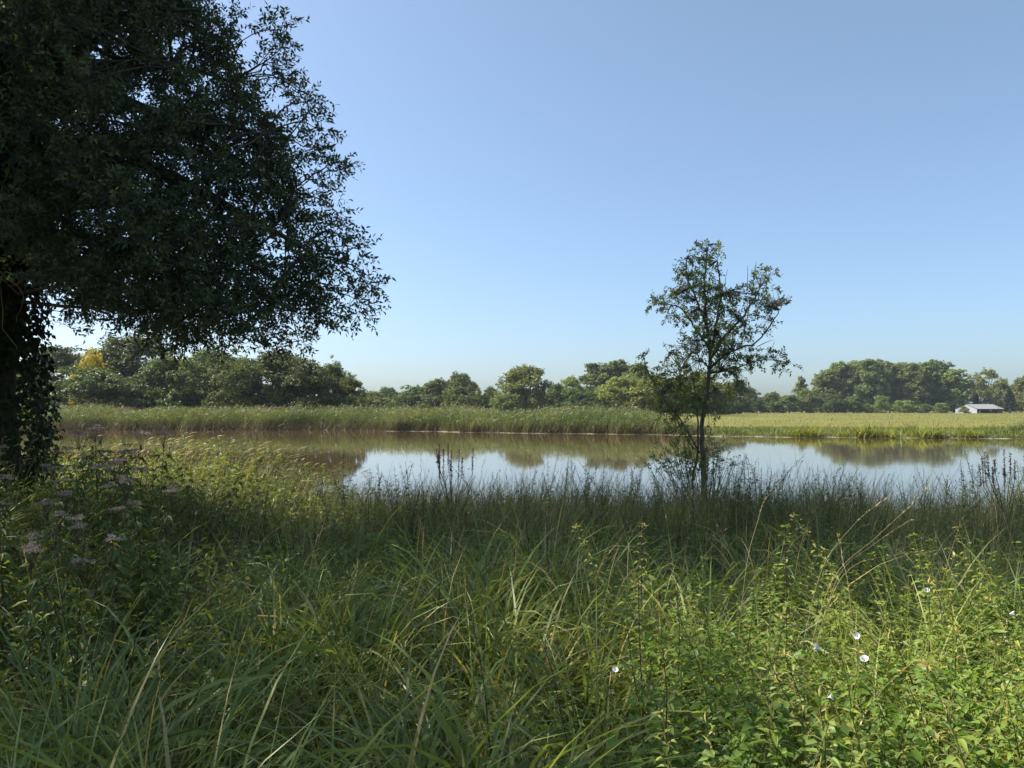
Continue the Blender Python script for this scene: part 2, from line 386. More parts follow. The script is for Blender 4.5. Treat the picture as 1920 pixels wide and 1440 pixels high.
def tree_proto(seed, kind, Hm, Wm, nleaf, leaf, matn, core=True):
    """a crown mesh and a trunk mesh in metres"""
    r = np.random.default_rng(seed); lob = crown_lobes(r, kind)
    lob[:, [0, 1, 3, 4]] *= Wm; lob[:, [2, 5]] *= Hm
    # second order: smaller tufts on each leaf mass
    sub = []
    for c in lob:
        n = 20
        d = rand_unit(r, n); d[:, 2] = np.abs(d[:, 2]) * .9 - .25; d = unit(d)
        ctr = c[:3] + d * c[3:6] * r.uniform(.5, 1.25, (n, 1))
        sub.append(np.concatenate([ctr, np.repeat(c[None, 3:6], n, 0) * r.uniform(.14, .42, (n, 1))], 1))
    sub = np.concatenate(sub); sub[:, 2] = np.maximum(sub[:, 2], sub[:, 5] * .5 + .1)
    wt = (sub[:, 3] * sub[:, 5]) ** .9; k = r.choice(len(sub), nleaf, p=wt / wt.sum())
    d = rand_unit(r, nleaf); pos = sub[k, :3] + d * sub[k, 3:6] * (r.random((nleaf, 1)) ** .45)
    out = unit(pos - np.array([0, 0, Hm * .45])) * np.array([1, 1, .7])
    nn = unit(d * .7 + out * .35 + r.normal(size=(nleaf, 3)) * .55 + np.array([0, 0, .35]))
    dr = np.cross(nn, rand_unit(r, nleaf))
    tv = r.uniform(0, 1, len(sub)) * .7 + .1
    g = Geo(); sz = leaf * r.uniform(.6, 1.35, nleaf)
    pos[:, 2] = np.maximum(pos[:, 2], .05)
    leaves(g, pos, dr, nn, sz, sz * .72, np.clip(tv[k] + r.normal(size=nleaf) * .16, 0, 1), fold=.12, at=.5)
    gt = Geo()
    th = Hm * (.9 if kind in ('conifer', 'slim', 'poplar') else .62)
    tr = Hm * .018 + .04
    tube1(gt, [(0, 0, -.6), (0, 0, th * .3), (.02 * Wm, .01 * Wm, th * .7), (0, 0, th)], [tr * 1.25, tr, tr * .6, tr * .15], 6)
    for _ in range(9 if kind not in ('conifer',) else 0):
        c = lob[r.integers(len(lob))]
        z0 = min(c[2] * r.uniform(.45, .8), th * .95)
        tube1(gt, [(0, 0, z0), (c[0] * .5, c[1] * .5, (z0 + c[2]) * .52), c[:3]], [tr * .45, tr * .3, tr * .1], 4, sub=3)
    return g.mesh("crown", M[matn], smooth=False), gt.mesh("trunk", M['bark'])

PROTO = {}
def proto(key, *a):
    if key not in PROTO: PROTO[key] = tree_proto(*a)
    return PROTO[key]
def get_proto(kind, v):
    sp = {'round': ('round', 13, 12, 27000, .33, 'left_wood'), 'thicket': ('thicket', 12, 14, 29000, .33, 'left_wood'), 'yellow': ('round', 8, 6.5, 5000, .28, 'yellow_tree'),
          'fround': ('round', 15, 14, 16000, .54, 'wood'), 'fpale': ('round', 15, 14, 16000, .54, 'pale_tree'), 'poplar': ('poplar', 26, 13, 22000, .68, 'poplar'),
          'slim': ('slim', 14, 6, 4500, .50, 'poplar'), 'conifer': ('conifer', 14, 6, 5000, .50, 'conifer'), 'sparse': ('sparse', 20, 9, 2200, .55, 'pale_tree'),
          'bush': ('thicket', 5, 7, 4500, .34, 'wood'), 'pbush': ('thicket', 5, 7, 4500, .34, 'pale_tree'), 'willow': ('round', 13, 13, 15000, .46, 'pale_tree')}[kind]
    return proto((kind, v), 100 + v * 17 + sum(map(ord, kind)), *sp), sp

def place_tree(name, label, kind, v, px, top, wpx, Y, group=None, cat='tree', rot=None):
    (cm, tm), sp = get_proto(kind, v % 2 if kind in ('fpale', 'thicket') else v)
    base = P(px, HORIZON, Y); x = base[0]
    z0 = float(far_z(np.array(x), np.array(Y - float(far_shore(x)))))
    ztop = P(px, top, Y)[2]; Hs = (ztop - z0) / (sp[1] * .95); Ws = wpx * 1.13 / F_PX * Y / (sp[2] * .98)
    e = empty(name, (x, Y, z0), label, cat, group)
    e.scale = (Ws, Ws, Hs); e.rotation_euler.z = (px * .37 + v) if rot is None else rot
    link("crown", cm, e); link("trunk", tm, e)
    return e

T = place_tree
G1 = "trees of the wood on the left bank"
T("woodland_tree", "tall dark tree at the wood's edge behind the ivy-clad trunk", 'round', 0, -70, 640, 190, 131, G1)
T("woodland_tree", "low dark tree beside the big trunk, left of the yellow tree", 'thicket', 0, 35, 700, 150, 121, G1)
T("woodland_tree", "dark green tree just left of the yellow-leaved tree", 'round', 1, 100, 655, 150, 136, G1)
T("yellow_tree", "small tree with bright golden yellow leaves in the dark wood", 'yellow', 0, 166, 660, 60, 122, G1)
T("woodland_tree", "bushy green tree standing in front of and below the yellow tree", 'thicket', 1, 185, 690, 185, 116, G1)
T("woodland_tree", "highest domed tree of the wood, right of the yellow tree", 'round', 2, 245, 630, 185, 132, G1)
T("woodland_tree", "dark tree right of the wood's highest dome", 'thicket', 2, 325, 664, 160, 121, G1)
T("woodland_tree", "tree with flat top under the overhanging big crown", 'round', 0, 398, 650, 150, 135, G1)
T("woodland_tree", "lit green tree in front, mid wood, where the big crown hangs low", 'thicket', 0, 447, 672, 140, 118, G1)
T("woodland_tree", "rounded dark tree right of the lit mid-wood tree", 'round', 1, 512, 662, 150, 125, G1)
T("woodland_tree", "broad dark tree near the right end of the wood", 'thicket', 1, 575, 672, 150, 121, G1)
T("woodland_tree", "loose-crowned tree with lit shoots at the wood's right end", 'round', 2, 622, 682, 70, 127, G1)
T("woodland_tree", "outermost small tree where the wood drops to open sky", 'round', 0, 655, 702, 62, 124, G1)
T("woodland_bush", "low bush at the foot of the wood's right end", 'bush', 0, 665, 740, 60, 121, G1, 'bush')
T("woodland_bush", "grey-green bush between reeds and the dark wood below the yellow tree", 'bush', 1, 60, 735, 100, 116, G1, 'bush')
G2 = "far trees above the reed bed"
T("distant_tree", "first low tree right of the wood, above the reeds", 'fround', 0, 700, 736, 70, 235, G2)
T("distant_tree", "small round tree second right of the wood", 'fround', 1, 725, 728, 50, 260, G2)
T("distant_tree", "broad low tree left of the tall pale-topped group", 'fround', 2, 775, 724, 75, 250, G2)
T("distant_tree", "dark rounded tree just left of the tall mid-distance tree", 'fround', 0, 822, 714, 80, 245, G2)
T("distant_tree", "tall mid-distance tree with a lit square top", 'fround', 1, 862, 702, 62, 262, G2)
T("distant_tree", "dark drooping tree below the lit square-topped tree", 'fround', 2, 868, 725, 70, 235, G2)
T("slender_tree", "thin pointed tree in the dip left of the yellow-green tree", 'slim', 0, 897, 724, 22, 255, G2)
T("distant_tree", "small grey-green tree right of the thin pointed tree", 'fround', 0, 921, 728, 44, 258, G2)
T("willow_tree", "low pale willow at the left foot of the yellow-green tree", 'willow', 0, 945, 738, 52, 232, G2)
T("distant_tree", "bright yellow-green round-topped tree above the middle of the reeds", 'fpale', 0, 985, 691, 104, 252, G2)
T("distant_tree", "dark narrow tree right of the bright yellow-green tree", 'fround', 1, 1043, 722, 42, 240, G2)
T("distant_tree", "pale tree top between two dark ones left of the poplar block", 'fpale', 1, 1072, 706, 50, 275, G2)
T("distant_tree", "dark tree in front of the pale top left of the poplar block", 'fround', 2, 1074, 728, 56, 238, G2)
T("poplar_tree", "left poplar of the block behind the young tree", 'poplar', 0, 1122, 682, 66, 300, G2)
T("poplar_tree", "middle poplar of the block behind the young tree", 'poplar', 1, 1158, 679, 64, 304, G2)
T("poplar_tree", "right poplar of the block behind the young tree", 'poplar', 2, 1195, 686, 66, 298, G2)
T("willow_tree", "pale green willow in front of the poplar block", 'willow', 1, 1168, 708, 100, 232, G2)
T("willow_tree", "pale willow behind the young tree's leaning stem", 'willow', 0, 1240, 704, 110, 226, G2)
T("distant_tree", "rounded tree directly behind the young tree's trunk", 'fround', 0, 1312, 702, 110, 235, G2)
T("distant_tree", "dark tree between the young tree and the open field", 'fround', 1, 1378, 718, 74, 330, G2)
T("distant_tree", "dark low tree filling the gap under the poplar block", 'thicket', 2, 1110, 735, 90, 236, G2)
for i_, (a, b, w, lb) in enumerate([(690, 741, 60, "lowest dark hedge tree just right of the wood"), (750, 736, 70, "hedge tree in the dip between the two first far groups"), (805, 730, 70, "hedge tree behind the dark rounded far tree"), (898, 740, 60, "low hedge tree under the thin pointed tree"),
        (930, 738, 60, "low hedge tree left of the yellow-green tree"), (1020, 736, 60, "dark hedge tree at the yellow-green tree's right foot"), (1052, 738, 60, "low hedge tree under the pale tree top"), (1140, 722, 80, "dark hedge tree under the left poplar of the block"),
        (1215, 726, 80, "dark hedge tree left of the young tree's leaning stem"), (1345, 728, 80, "dark hedge tree just right of the young tree's trunk"), (1440, 748, 50, "low hedge bush left of the lone poplar's neighbours"), (985, 738, 90, "dark low growth under the yellow-green tree")]):
    T("hedge_tree", lb, 'thicket', i_ % 3, a, b, w, 285 if a < 1400 else 405, "low trees of the far hedge")
G3 = "trees along the far edge of the meadow"
T("meadow_edge_tree", "first dark tree on the meadow edge right of the young tree", 'fround', 2, 1412, 736, 56, 400, G3)
T("meadow_edge_tree", "brownish rounded tree at the meadow edge, left of the lone poplar", 'fround', 0, 1450, 737, 50, 396, G3)
T("meadow_edge_tree", "small olive tree at the lone poplar's left foot", 'fround', 1, 1480, 742, 40, 392, G3)
T("poplar_tree", "lone slim poplar standing above the meadow hedge", 'slim', 1, 1503, 699, 38, 425, G3)
T("meadow_edge_tree", "yellowish tree at the lone poplar's foot", 'fpale', 2, 1512, 733, 42, 395, G3)
T("meadow_edge_tree", "dark tree between the lone poplar and the tall poplar stand", 'fround', 2, 1540, 738, 42, 398, G3)
_pop = [(1553, 694, "first poplar on the left of the tall stand"), (1580, 682, "second poplar from the left in the tall stand"), (1608, 680, "third poplar from the left in the tall stand"),
        (1634, 675, "tallest poplar, near the middle of the stand"), (1660, 677, "poplar just right of the tallest in the stand"), (1687, 684, "poplar over the notch in the stand's top"),
        (1712, 682, "poplar right of the notch in the stand's top"), (1738, 678, "third poplar from the right in the tall stand"), (1765, 680, "second poplar from the right in the tall stand"),
        (1790, 694, "shaded last poplar at the right end of the stand")]
for i, (a, b, lb) in enumerate(_pop):
    T("poplar_tree", lb + " beside the white barn" if i > 7 else lb + " beyond the meadow", 'poplar', i % 3, a, b, 56, 430 + 9 * ((i * 7) % 3), "poplars of the tall stand", 'tree')
for i, (a, b, w, k_, lb) in enumerate([(1566, 742, 40, 'fround', "dark bush under the first poplars of the tall stand"), (1600, 744, 44, 'fround', "rounded dark bush under the third poplar"),
        (1652, 742, 34, 'pbush', "pale pointed bush in front of the tall poplar stand"), (1695, 750, 44, 'pbush', "wide pale bush low before the poplar stand"),
        (1735, 757, 26, 'bush', "small dark bush before the stand's right half"), (1764, 755, 28, 'pbush', "light bush nearest to the barn's left gable"),
        (1528, 755, 26, 'pbush', "small bush at the hedge foot right of the lone poplar"), (1405, 757, 24, 'pbush', "small pale bush on the meadow edge near the young tree"),
        (1625, 757, 30, 'bush', "low dark bush between two pale ones under the poplars")]):
    T("meadow_bush", lb, k_, i % 2, a, b, w, 385 + i, "bushes along the meadow edge", 'bush')
T("meadow_edge_tree", "pale thin-leaved tree directly behind the barn roof's left end", 'sparse', 0, 1826, 706, 34, 450, G3)
T("meadow_edge_tree", "thin half-bare tree above the barn roof", 'sparse', 1, 1853, 699, 40, 455, G3)
T("meadow_edge_tree", "green tree filling in behind the barn", 'fround', 1, 1840, 722, 50, 470, G3)
T("spruce_tree", "small dark spruce behind the barn roof's middle", 'conifer', 0, 1832, 738, 18, 425, G3)
T("spruce_tree", "dark pointed spruce right of the barn", 'conifer', 1, 1893, 728, 28, 405, G3)
T("meadow_edge_tree", "light green tree right of the barn, left of the spruce", 'fpale', 0, 1878, 714, 40, 445, G3)
T("meadow_edge_tree", "dark broad tree at the right edge of the picture", 'fround', 0, 1925, 708, 60, 430, G3)
T("meadow_edge_tree", "light tree between spruce and the right picture edge", 'fpale', 1, 1905, 722, 34, 440, G3)
T("meadow_bush", "green bush in front of the barn's white gable", 'pbush', 0, 1808, 762, 17, 368, None, 'bush')

# ------------------------------------------------------------------ barn
def box(g, a, b, tone=.5):
    a = np.array(a, float); b = np.array(b, float)
    v = np.array([[(a, b)[i][0], (a, b)[j][1], (a, b)[k][2]] for i in (0, 1) for j in (0, 1) for k in (0, 1)])
    g.add(v, [[0, 1, 3, 2], [4, 6, 7, 5], [0, 4, 5, 1], [2, 3, 7, 6], [0, 2, 6, 4], [1, 5, 7, 3]], tone)
def barn():
    W_, L_, eav, rid = 12.0, 16.5, 2.3, 4.4
    c = P(1832, 774, 372); ang = R(19)      # the corner between gable and open side
    e = empty("barn", (c[0], 372, .38), "white barn with grey metal roof and open dark side at the field's far edge", "barn")
    e.rotation_euler.z = ang
    # local: +x along the long side (to the right and away), gable along -y' ... corner at origin; gable runs towards -x'/+y
    Wd = (-.0, 1.0)
    g = Geo()                                   # near gable wall in the plane x=0, from y=0 to y=W
    ys = [0, W_, W_, W_ / 2, 0]; zz = [-.3, -.3, eav, rid, eav]
    v = [(x, y, z) for x in (0, .15) for y, z in zip(ys, zz)]
    g.add(v, [[0, 1, 2, 3, 4]]); g.add(v, [[9, 8, 7, 6, 5]])
    g.obj("gable_wall", M['white_wall'], e, False)
    g = Geo(); v2 = [(x + L_ - .15, y, z) for x, y, z in v]; g.add(v2, [[0, 1, 2, 3, 4]]); g.add(v2, [[9, 8, 7, 6, 5]]); g.obj("gable_wall", M['white_wall'], e, False)
    g = Geo(); box(g, (.15, W_ - .15, -.3), (L_ - .15, W_, eav)); g.obj("rear_wall", M['dark_timber'], e, False)
    for sgn in (0, 1):
        g = Geo()
        y0 = -.7 if sgn == 0 else W_ + .7; ye = eav - .7 * (rid - eav) / (W_ / 2)
        n = 44; xx = np.linspace(-.35, L_ + .5, n)
        for t_, dz in ((0, 0.06), (1, .0)):
            zz_ = (np.arange(n) % 2) * .05 + dz
            va = np.stack([xx, np.full(n, y0), ye + zz_], -1); vb = np.stack([xx, np.full(n, W_ / 2), rid + .05 + zz_], -1)
            kk = np.arange(n - 1); f = np.stack([kk, kk + 1, kk + n + 1, kk + n], -1)
            g.add(np.concatenate([va, vb]), f if (sgn == 0) == (t_ == 0) else f[:, ::-1])
        g.obj("roof_slope", M['roof_sheet'], e, False)
    g = Geo(); box(g, (-.4, W_ / 2 - .2, rid + .10), (L_ + .55, W_ / 2 + .2, rid + .18)); g.obj("ridge_cap", M['grey_metal'], e, False)
    for q in range(5):
        x = .12 + q * (L_ - .3) / 4
        if q == 0: continue
        g = Geo(); box(g, (x - .09, -.02, -.3), (x + .09, .16, eav - .02)); g.obj("post", M['dark_timber'], e, False)
    g = Geo(); box(g, (.15, -.02, eav - .22), (L_ - .15, .10, eav)); g.obj("eave_beam", M['dark_timber'], e, False)
    g = Geo(); box(g, (8.2, .3, .9), (10.0, .4, 2.2)); box(g, (9.0, .3, -.3), (9.2, .38, .9)); g.obj("white_panel", M['white_wall'], e, False)
    g = Geo(); box(g, (0.9, -.6, -.3), (1.5, -.2, .9)); box(g, (1.0, -.55, .9), (1.4, -.25, 1.35)); g.obj("white_tank", M['white_wall'], e, False)
    return e
barn()
g = Geo(); pp = P(1872, 775, 360); tube1(g, [(0, 0, -.3), (0.02, 0, 4), (0, 0, 9.5)], [.11, .10, .07], 6)
po = g.obj("utility_pole", M['dark_timber']); po.location = (pp[0], 360, .4); tag(po, "thin dark pole standing just right of the barn", "pole")

# ------------------------------------------------------------------ reeds and bank plants across the water
def along(r, n, x0, x1, dmin, dmax, pw=1.0):
    x = r.uniform(x0, x1, n); d = dmin + (dmax - dmin) * r.random(n) ** pw
    y = far_shore(x) + d
    return x, y, d, far_z(x, d)
r = np.random.default_rng(21)
XR = (1345 - 960) / F_PX * 73
gr, gd, gp = Geo(), Geo(), Geo()
def reed_height(x, y):
    return 2.30 + 1.0 * (vnoise(x * .16 + 2, y * .16) - .35) + .75 * (vnoise(x * .55, y * .55) - .5) + .25 * sstep(-18, -26, x) - 1.7 * sstep(13.2, 19.0, x)
n = 51000
x, y, d, z = along(r, n, -78, XR, .5, 9.5, 1.25)
keep = (vnoise(x * .45 + 7, y * .2) + r.random(n) * .45 > .44) | (d > 3.4); x, y, d, z = x[keep], y[keep], d[keep], z[keep]; n = len(x)
hh = reed_height(x, y) * r.uniform(.55, 1.08, n) * (.66 + .34 * sstep(.3, 2.6, d))
tn = np.clip(.30 + .45 * vnoise(x * .22 + 30, y * .22) + r.normal(size=n) * .2, 0, 1)
C = ribbons(gr, np.stack([x, y, z], -1), r.normal(.4, .9, n), hh, r.uniform(.03, .065, n), np.abs(r.normal(0, .10, n)), r.uniform(.1, .9, n), 2, 1.8, r.uniform(-1, 1, n), tn)
m = (r.random(n) < .08) & (hh > 1.9)
leaves(gp, C[m, -1], unit(C[m, -1] - C[m, -2]) + np.array([.5, 0, -.2]), rand_unit(r, m.sum()), r.uniform(.22, .4, m.sum()), r.uniform(.05, .10, m.sum()), r.random(m.sum()))
# leaves standing off the stems
n2 = 32000; x, y, d, z = along(r, n2, -78, XR, .6, 8, 1.2); hb = reed_height(x, y) * r.uniform(.25, .92, n2) * (.66 + .34 * sstep(.3, 2.6, d))
az = r.normal(.3, 1.3, n2); el = r.uniform(.1, 1.0, n2)
leaves(gr, np.stack([x, y, z + hb], -1), np.stack([np.cos(az) * np.cos(el), np.sin(az) * np.cos(el), np.sin(el) * .9 - .15], -1), rand_unit(r, n2), r.uniform(.3, .65, n2), r.uniform(.04, .08, n2),
       np.clip(.35 + .4 * vnoise(x * .22 + 30, y * .22) + r.normal(size=n2) * .22, 0, 1), at=.3)
n3 = 12000; x, y, d, z = along(r, n3, -78, XR, .1, 2.2)
ribbons(gd, np.stack([x, y, z], -1), r.random(n3) * 6.28, r.uniform(.5, 1.5, n3), r.uniform(.03, .06, n3), np.abs(r.normal(.1, .3, n3)), r.uniform(0, 1.2, n3), 2, 1.6, r.uniform(-1, 1, n3), r.random(n3))
n3 = 6000; x = r.uniform(-78, -15, n3); y = far_shore(x) + r.uniform(-.7, .9, n3); z = np.maximum(far_z(x, y - far_shore(x)), -.1)
ribbons(gd, np.stack([x, y, z], -1), r.random(n3) * 6.28, r.uniform(.4, 1.6, n3), r.uniform(.03, .06, n3), np.abs(r.normal(.1, .35, n3)), r.uniform(0, 1.6, n3), 2, 1.6, r.uniform(-1, 1, n3), r.random(n3) * .5)
tag(gr.obj("reed_bed", M['reed']), "dense bed of tall green reeds lining the far bank", "reeds", kind="stuff")
tag(gp.obj("reed_plumes", M['plume']), "brown feathery plumes on top of the far reed bed", "reeds", kind="stuff")
tag(gd.obj("dead_reeds", M['reed_dead']), "dead tan reed stalks at the foot of the far reed bed", "reeds", kind="stuff")
# dark reed clump at the right edge of the far bank
g = Geo(); gq = Geo(); n = 6500
x0, x1 = (1862 - 960) / F_PX * 76, (2080 - 960) / F_PX * 76
x, y, d, z = along(r, n, x0, x1, -.3, 5)
hh = (1.1 * sstep(-.5, 3, x - x0) + .55 + .6 * vnoise(x * .5, y * .5)) * r.uniform(.5, 1.05, n)
ribbons(g, np.stack([x, y, np.maximum(z, 0)], -1), r.normal(3.4, 1.2, n), hh, r.uniform(.03, .06, n), np.abs(r.normal(0.05, .25, n)), r.uniform(.2, 1.4, n), 3, 2, r.uniform(-1, 1, n), np.clip(r.normal(.45, .25, n), 0, 1))
tag(g.obj("reed_clump", M['reed']), "dark reed thicket overhanging the water at the right edge", "reeds", kind="stuff")
# grassy bank right of the reeds
g = Geo(); n = 31000
x, y, d, z = along(r, n, XR - 4, 75, .3, 13, 1.5)
hh = (.28 + .75 * vnoise(x * .55 + 50, y * .55) ** 1.6 * sstep(14, 4, d)) * r.uniform(.5, 1.2, n) * (.5 + .5 * sstep(0, 1.6, d))
ribbons(g, np.stack([x, y, z], -1), r.random(n) * 6.28, hh, r.uniform(.04, .075, n), np.abs(r.normal(.1, .3, n)), r.uniform(.2, 1.5, n), 2, 1.6, r.uniform(-1, 1, n),
        np.clip(.15 + .55 * vnoise(x * .3 + 3, y * .3) + r.normal(size=n) * .2, 0, 1))
tag(g.obj("bank_grass", M['bank_grass']), "rough green grass and herbs on the far bank below the meadow", "grass", kind="stuff")
g = Geo(); n = 38000
x = r.uniform(-.62, .72, n); yy = 78 + 292 * r.random(n) ** 1.15; x = x * yy; ok = (x > XR - 6) & (yy > far_shore(x) + 9); x, yy = x[ok], yy[ok]; n = len(x)
z = far_z(x, yy - far_shore(x)); k_ = .7 + yy / 150
ribbons(g, np.stack([x, yy, z], -1), r.random(n) * 6.28, r.uniform(.14, .34, n), r.uniform(.04, .09, n) * k_, np.abs(r.normal(.1, .3, n)), r.uniform(.2, 1.2, n), 1, 1, r.uniform(-1, 1, n),
        np.clip(.15 + .7 * vnoise(x * .05 + 3, yy * .025) + r.normal(size=n) * .15, 0, 1), wprof=4)
tag(g.obj("meadow_grass", M['meadow_grass']), "dry yellowish grass of the open meadow behind the bank", "grass", kind="stuff")
# tussock iris on the bank
g = Geo(); n = 130; a = r.random(n) * 6.28
ribbons(g, np.stack([r.normal(0, .35, n), r.normal(0, .25, n), np.zeros(n)], -1), a, r.uniform(.7, 1.35, n), r.uniform(.035, .06, n), r.uniform(.1, .6, n), r.uniform(.6, 1.9, n), 4, 1.6, r.uniform(-.6, .6, n), np.clip(r.normal(.5, .25, n), 0, 1))
iris_me = g.mesh("blades", M['iris'])
for i, (px, py, s_, lb) in enumerate([(1516, 815, 1.0, "first yellow-green iris clump from the young tree on the far bank"), (1545, 816, 1.1, "wide yellow-green iris clump, second from the young tree"),
        (1640, 815, 1.25, "large arching iris clump in the middle of the right far bank"), (1672, 817, .9, "smaller iris clump just right of the largest one"),
        (1600, 818, .7, "low iris clump between the two groups on the far bank"), (1733, 817, 1.15, "bright yellow iris clump left of the dark bank hollow"),
        (1765, 818, .8, "small iris clump beside the bright yellow one"), (1818, 819, 1.0, "last iris clump before the dark reed thicket")]):
    x = (px - 960) / F_PX * 70; yv = float(far_shore(x)) + .55
    e = empty("iris_clump", (x, yv, .05), lb, "plant", "iris clumps on the far bank"); e.scale = (s_ * 1.35, s_ * 1.35, s_ * 1.1); e.rotation_euler.z = i * 1.7
    link("blades", iris_me, e)

# ------------------------------------------------------------------ the big ivy-clad tree on the near bank
def big_tree():
    r = np.random.default_rng(11)
    Y0 = 11.0; x0 = P(-22, 700, Y0)[0]; z0 = float(bank_z(np.array(x0), np.array(Y0)))
    e = empty("bank_tree", (0, 0, 0), "big dark ivy-clad tree overhanging the near bank on the left", "tree")
    gt, gb, gl, gl2 = Geo(), Geo(), Geo(), Geo()
    tp = np.array([(x0 - .05, Y0, z0 - .3), (x0, Y0, z0 + .4), (x0 + .02, Y0, z0 + 2), (x0 + .12, Y0 + .1, z0 + 4.2), (x0 + .3, Y0 + .1, z0 + 6.4), (x0 + .35, Y0 + .2, z0 + 9), (x0 + .15, Y0 + .2, z0 + 12)])
    tube1(gt, tp, [.52, .42, .36, .33, .27, .18, .05], 12, sub=5, wob=.02, r=r)
    # leaf masses: right side of the crown (in the picture) and the rest of it
    by = [-520, -380, -250, -100, 0, 60, 120, 200, 300, 400, 480, 540, 590, 640, 660]; bx = [60, 150, 240, 330, 375, 405, 430, 488, 540, 568, 602, 625, 595, 535, 500]
    lx = [90, 130, 180, 230, 330, 420, 470, 520, 580, 640, 720]; ly = [500, 545, 565, 575, 610, 600, 600, 620, 590, 570, 545]
    lob = []
    cand = 0
    while len(lob) < 520 and cand < 26000:
        cand += 1
        px, py = r.uniform(30, 720), r.uniform(-520, 650)
        edge = np.interp(py, by, bx); low = np.interp(px, lx, ly)
        if px > edge - 5 or py > low - 5: continue
        if vnoise(px / 62.0 + 3, py / 48.0 + 20) < .33 and edge - px > 40: continue
        if (px - 190) ** 2 / 60 ** 2 + (py - 400) ** 2 / 25 ** 2 < 1 and r.random() < .8: continue
        if (px - 440) ** 2 / 60 ** 2 + (py - 375) ** 2 / 22 ** 2 < 1 and r.random() < .7: continue
        if (px - 215) ** 2 / 22 ** 2 + (py - 82) ** 2 / 18 ** 2 < 1: continue
        f = min(1, (edge - px) / 330.0); dep = r.uniform(-1, 1 if py < 300 else .35) * (.5 + 2.4 * f ** .7)
        c = P(px, py, Y0 + dep)
        if any(np.sum((c - q[0]) ** 2) < (.40 if f > .15 else .30) ** 2 for q in lob): continue
        lob.append((c, r.uniform(.26, .42) * (.8 if f < .12 else 1), f, py))
    for px, py, rr in [(515, 55, .22), (530, 85, .18), (538, 45, .12), (500, 110, .22), (530, 140, .2), (560, 170, .18), (578, 190, .2), (570, 225, .22), (598, 240, .2), (590, 280, .24), (618, 318, .24), (632, 304, .14), (600, 350, .24), (632, 398, .22), (620, 430, .22), (664, 465, .2), (650, 500, .24), (684, 528, .22), (704, 530, .1), (664, 560, .26), (676, 585, .15),
                       (440, 40, .2), (540, 150, .14), (640, 445, .16), (600, 605, .2), (560, 640, .25), (505, 650, .22), (330, 650, .22), (370, 640, .2), (480, 640, .2), (300, 635, .2), (420, 625, .2), (115, 585, .16), (150, 560, .2), (185, 598, .16), (245, 605, .2), (165, 525, .25), (205, 570, .2), (270, 590, .25), (130, 610, .1)]:
        lob.append((P(px, py, Y0 + r.uniform(-.6, .6)), rr, 0.0, py))
    vis = len(lob)
    tx = np.array([x0 + .2, Y0 + .1])
    limbs = []
    # main limbs: leave the trunk, rise, then arch outwards
    tgt = [(370, 20), (430, 150), (500, 250), (545, 360), (590, 480), (560, 550), (430, 585), (320, 590), (220, 560), (330, 120), (420, 300), (300, 420), (180, 250), (250, -150), (350, -80), (480, 420), (150, -350)]
    for i, (px, py) in enumerate(tgt):
        t = P(px, py, Y0 + ((i * 1.7) % 3 - 1.5) * .9)
        dist = math.hypot(t[0] - tx[0], t[1] - tx[1])
        za = min(max(t[2] - .25 * dist + .3, z0 + 2.6), z0 + 11) if py < 330 else min(t[2] + .18 * dist + .2, z0 + 7.5)
        xa = np.interp(za, tp[:, 2], tp[:, 0]); a = np.array([xa, Y0 + .1, za])
        m1 = a + (t - a) * .33 + np.array([0, 0, .32 if py > 330 else .12]) * dist * .55; m2 = a + (t - a) * .68 + np.array([0, 0, .30]) * dist * .38
        r0 = .055 + .022 * dist
        C, Rd = tube1(gb, [a, m1, m2, t], [r0, r0 * .72, r0 * .42, .014], 7, sub=6, wob=.012, r=r)
        limbs.append(np.concatenate([C, Rd[:, None]], 1))
    LB = np.concatenate(limbs)
    far_l = []
    # rest of the crown: behind, in front of and left of the trunk, out of the picture
    cand = 0
    while len(far_l) < 115 and cand < 9000:
        cand += 1
        a = r.uniform(0, 6.28); h = r.uniform(3.2, 15.5); rad = np.interp(h, [3, 5, 8, 12, 15.5], [3.2, 4.4, 4.8, 3.8, 1.4]) * math.sqrt(r.random())
        if math.sin(a) > -.1 and h < 8.0: continue
        c = np.array([x0 + .2 + rad * math.cos(a), Y0 + .1 + rad * math.sin(a), z0 + h])
        u = 960 + F_PX * c[0] / c[1]
        v = HORIZON - F_PX * (c[2] - CAM_Z) / c[1]
        if u > -150 and v > -330: continue
        if any(np.sum((c - q[0]) ** 2) < .75 ** 2 for q in far_l): continue
        far_l.append((c, r.uniform(.7, 1.0), 1, 0))
    cand = 0; n0 = len(far_l)
    while len(far_l) < n0 + 75 and cand < 6000:       # just left of the picture
        cand += 1
        px, py = r.uniform(-480, 10), r.uniform(-520, 470)
        c = P(px, py, Y0 + r.uniform(-2.6, 1.2))
        if c[2] > z0 + 15 or any(np.sum((c - q[0]) ** 2) < .62 ** 2 for q in far_l[n0:]): continue
        far_l.append((c, r.uniform(.45, .65), 1, 0))
    for li, (c, rr, f, py) in enumerate(lob + far_l):
        d2 = np.sum((LB[:, :3] - c) ** 2, 1) + 0.35 * np.maximum(0, LB[:, 2] - c[2] - .2) ** 2; b = LB[np.argmin(d2)]
        if np.sum((b[:3] - c) ** 2) > 4.0:
            tz = max(c[2] - .5 + r.uniform(-.2, 1.6), z0 + 2.8); b = np.array([np.interp(tz, tp[:, 2], tp[:, 0]), Y0 + .1, tz, .05])
        mid = (b[:3] + c) / 2 + r.normal(size=3) * .08 + np.array([0, 0, .05])
        rb = min(b[3] * .6, .025) + .004
        tube1(gb, [b[:3], mid, c], [rb, rb * .75, .006], 4, sub=3, wob=.015, r=r)
        far = li >= vis
        nt_ = int(30 * (rr / .34) ** 1.3) if not far else 26
        d = rand_unit(r, nt_)
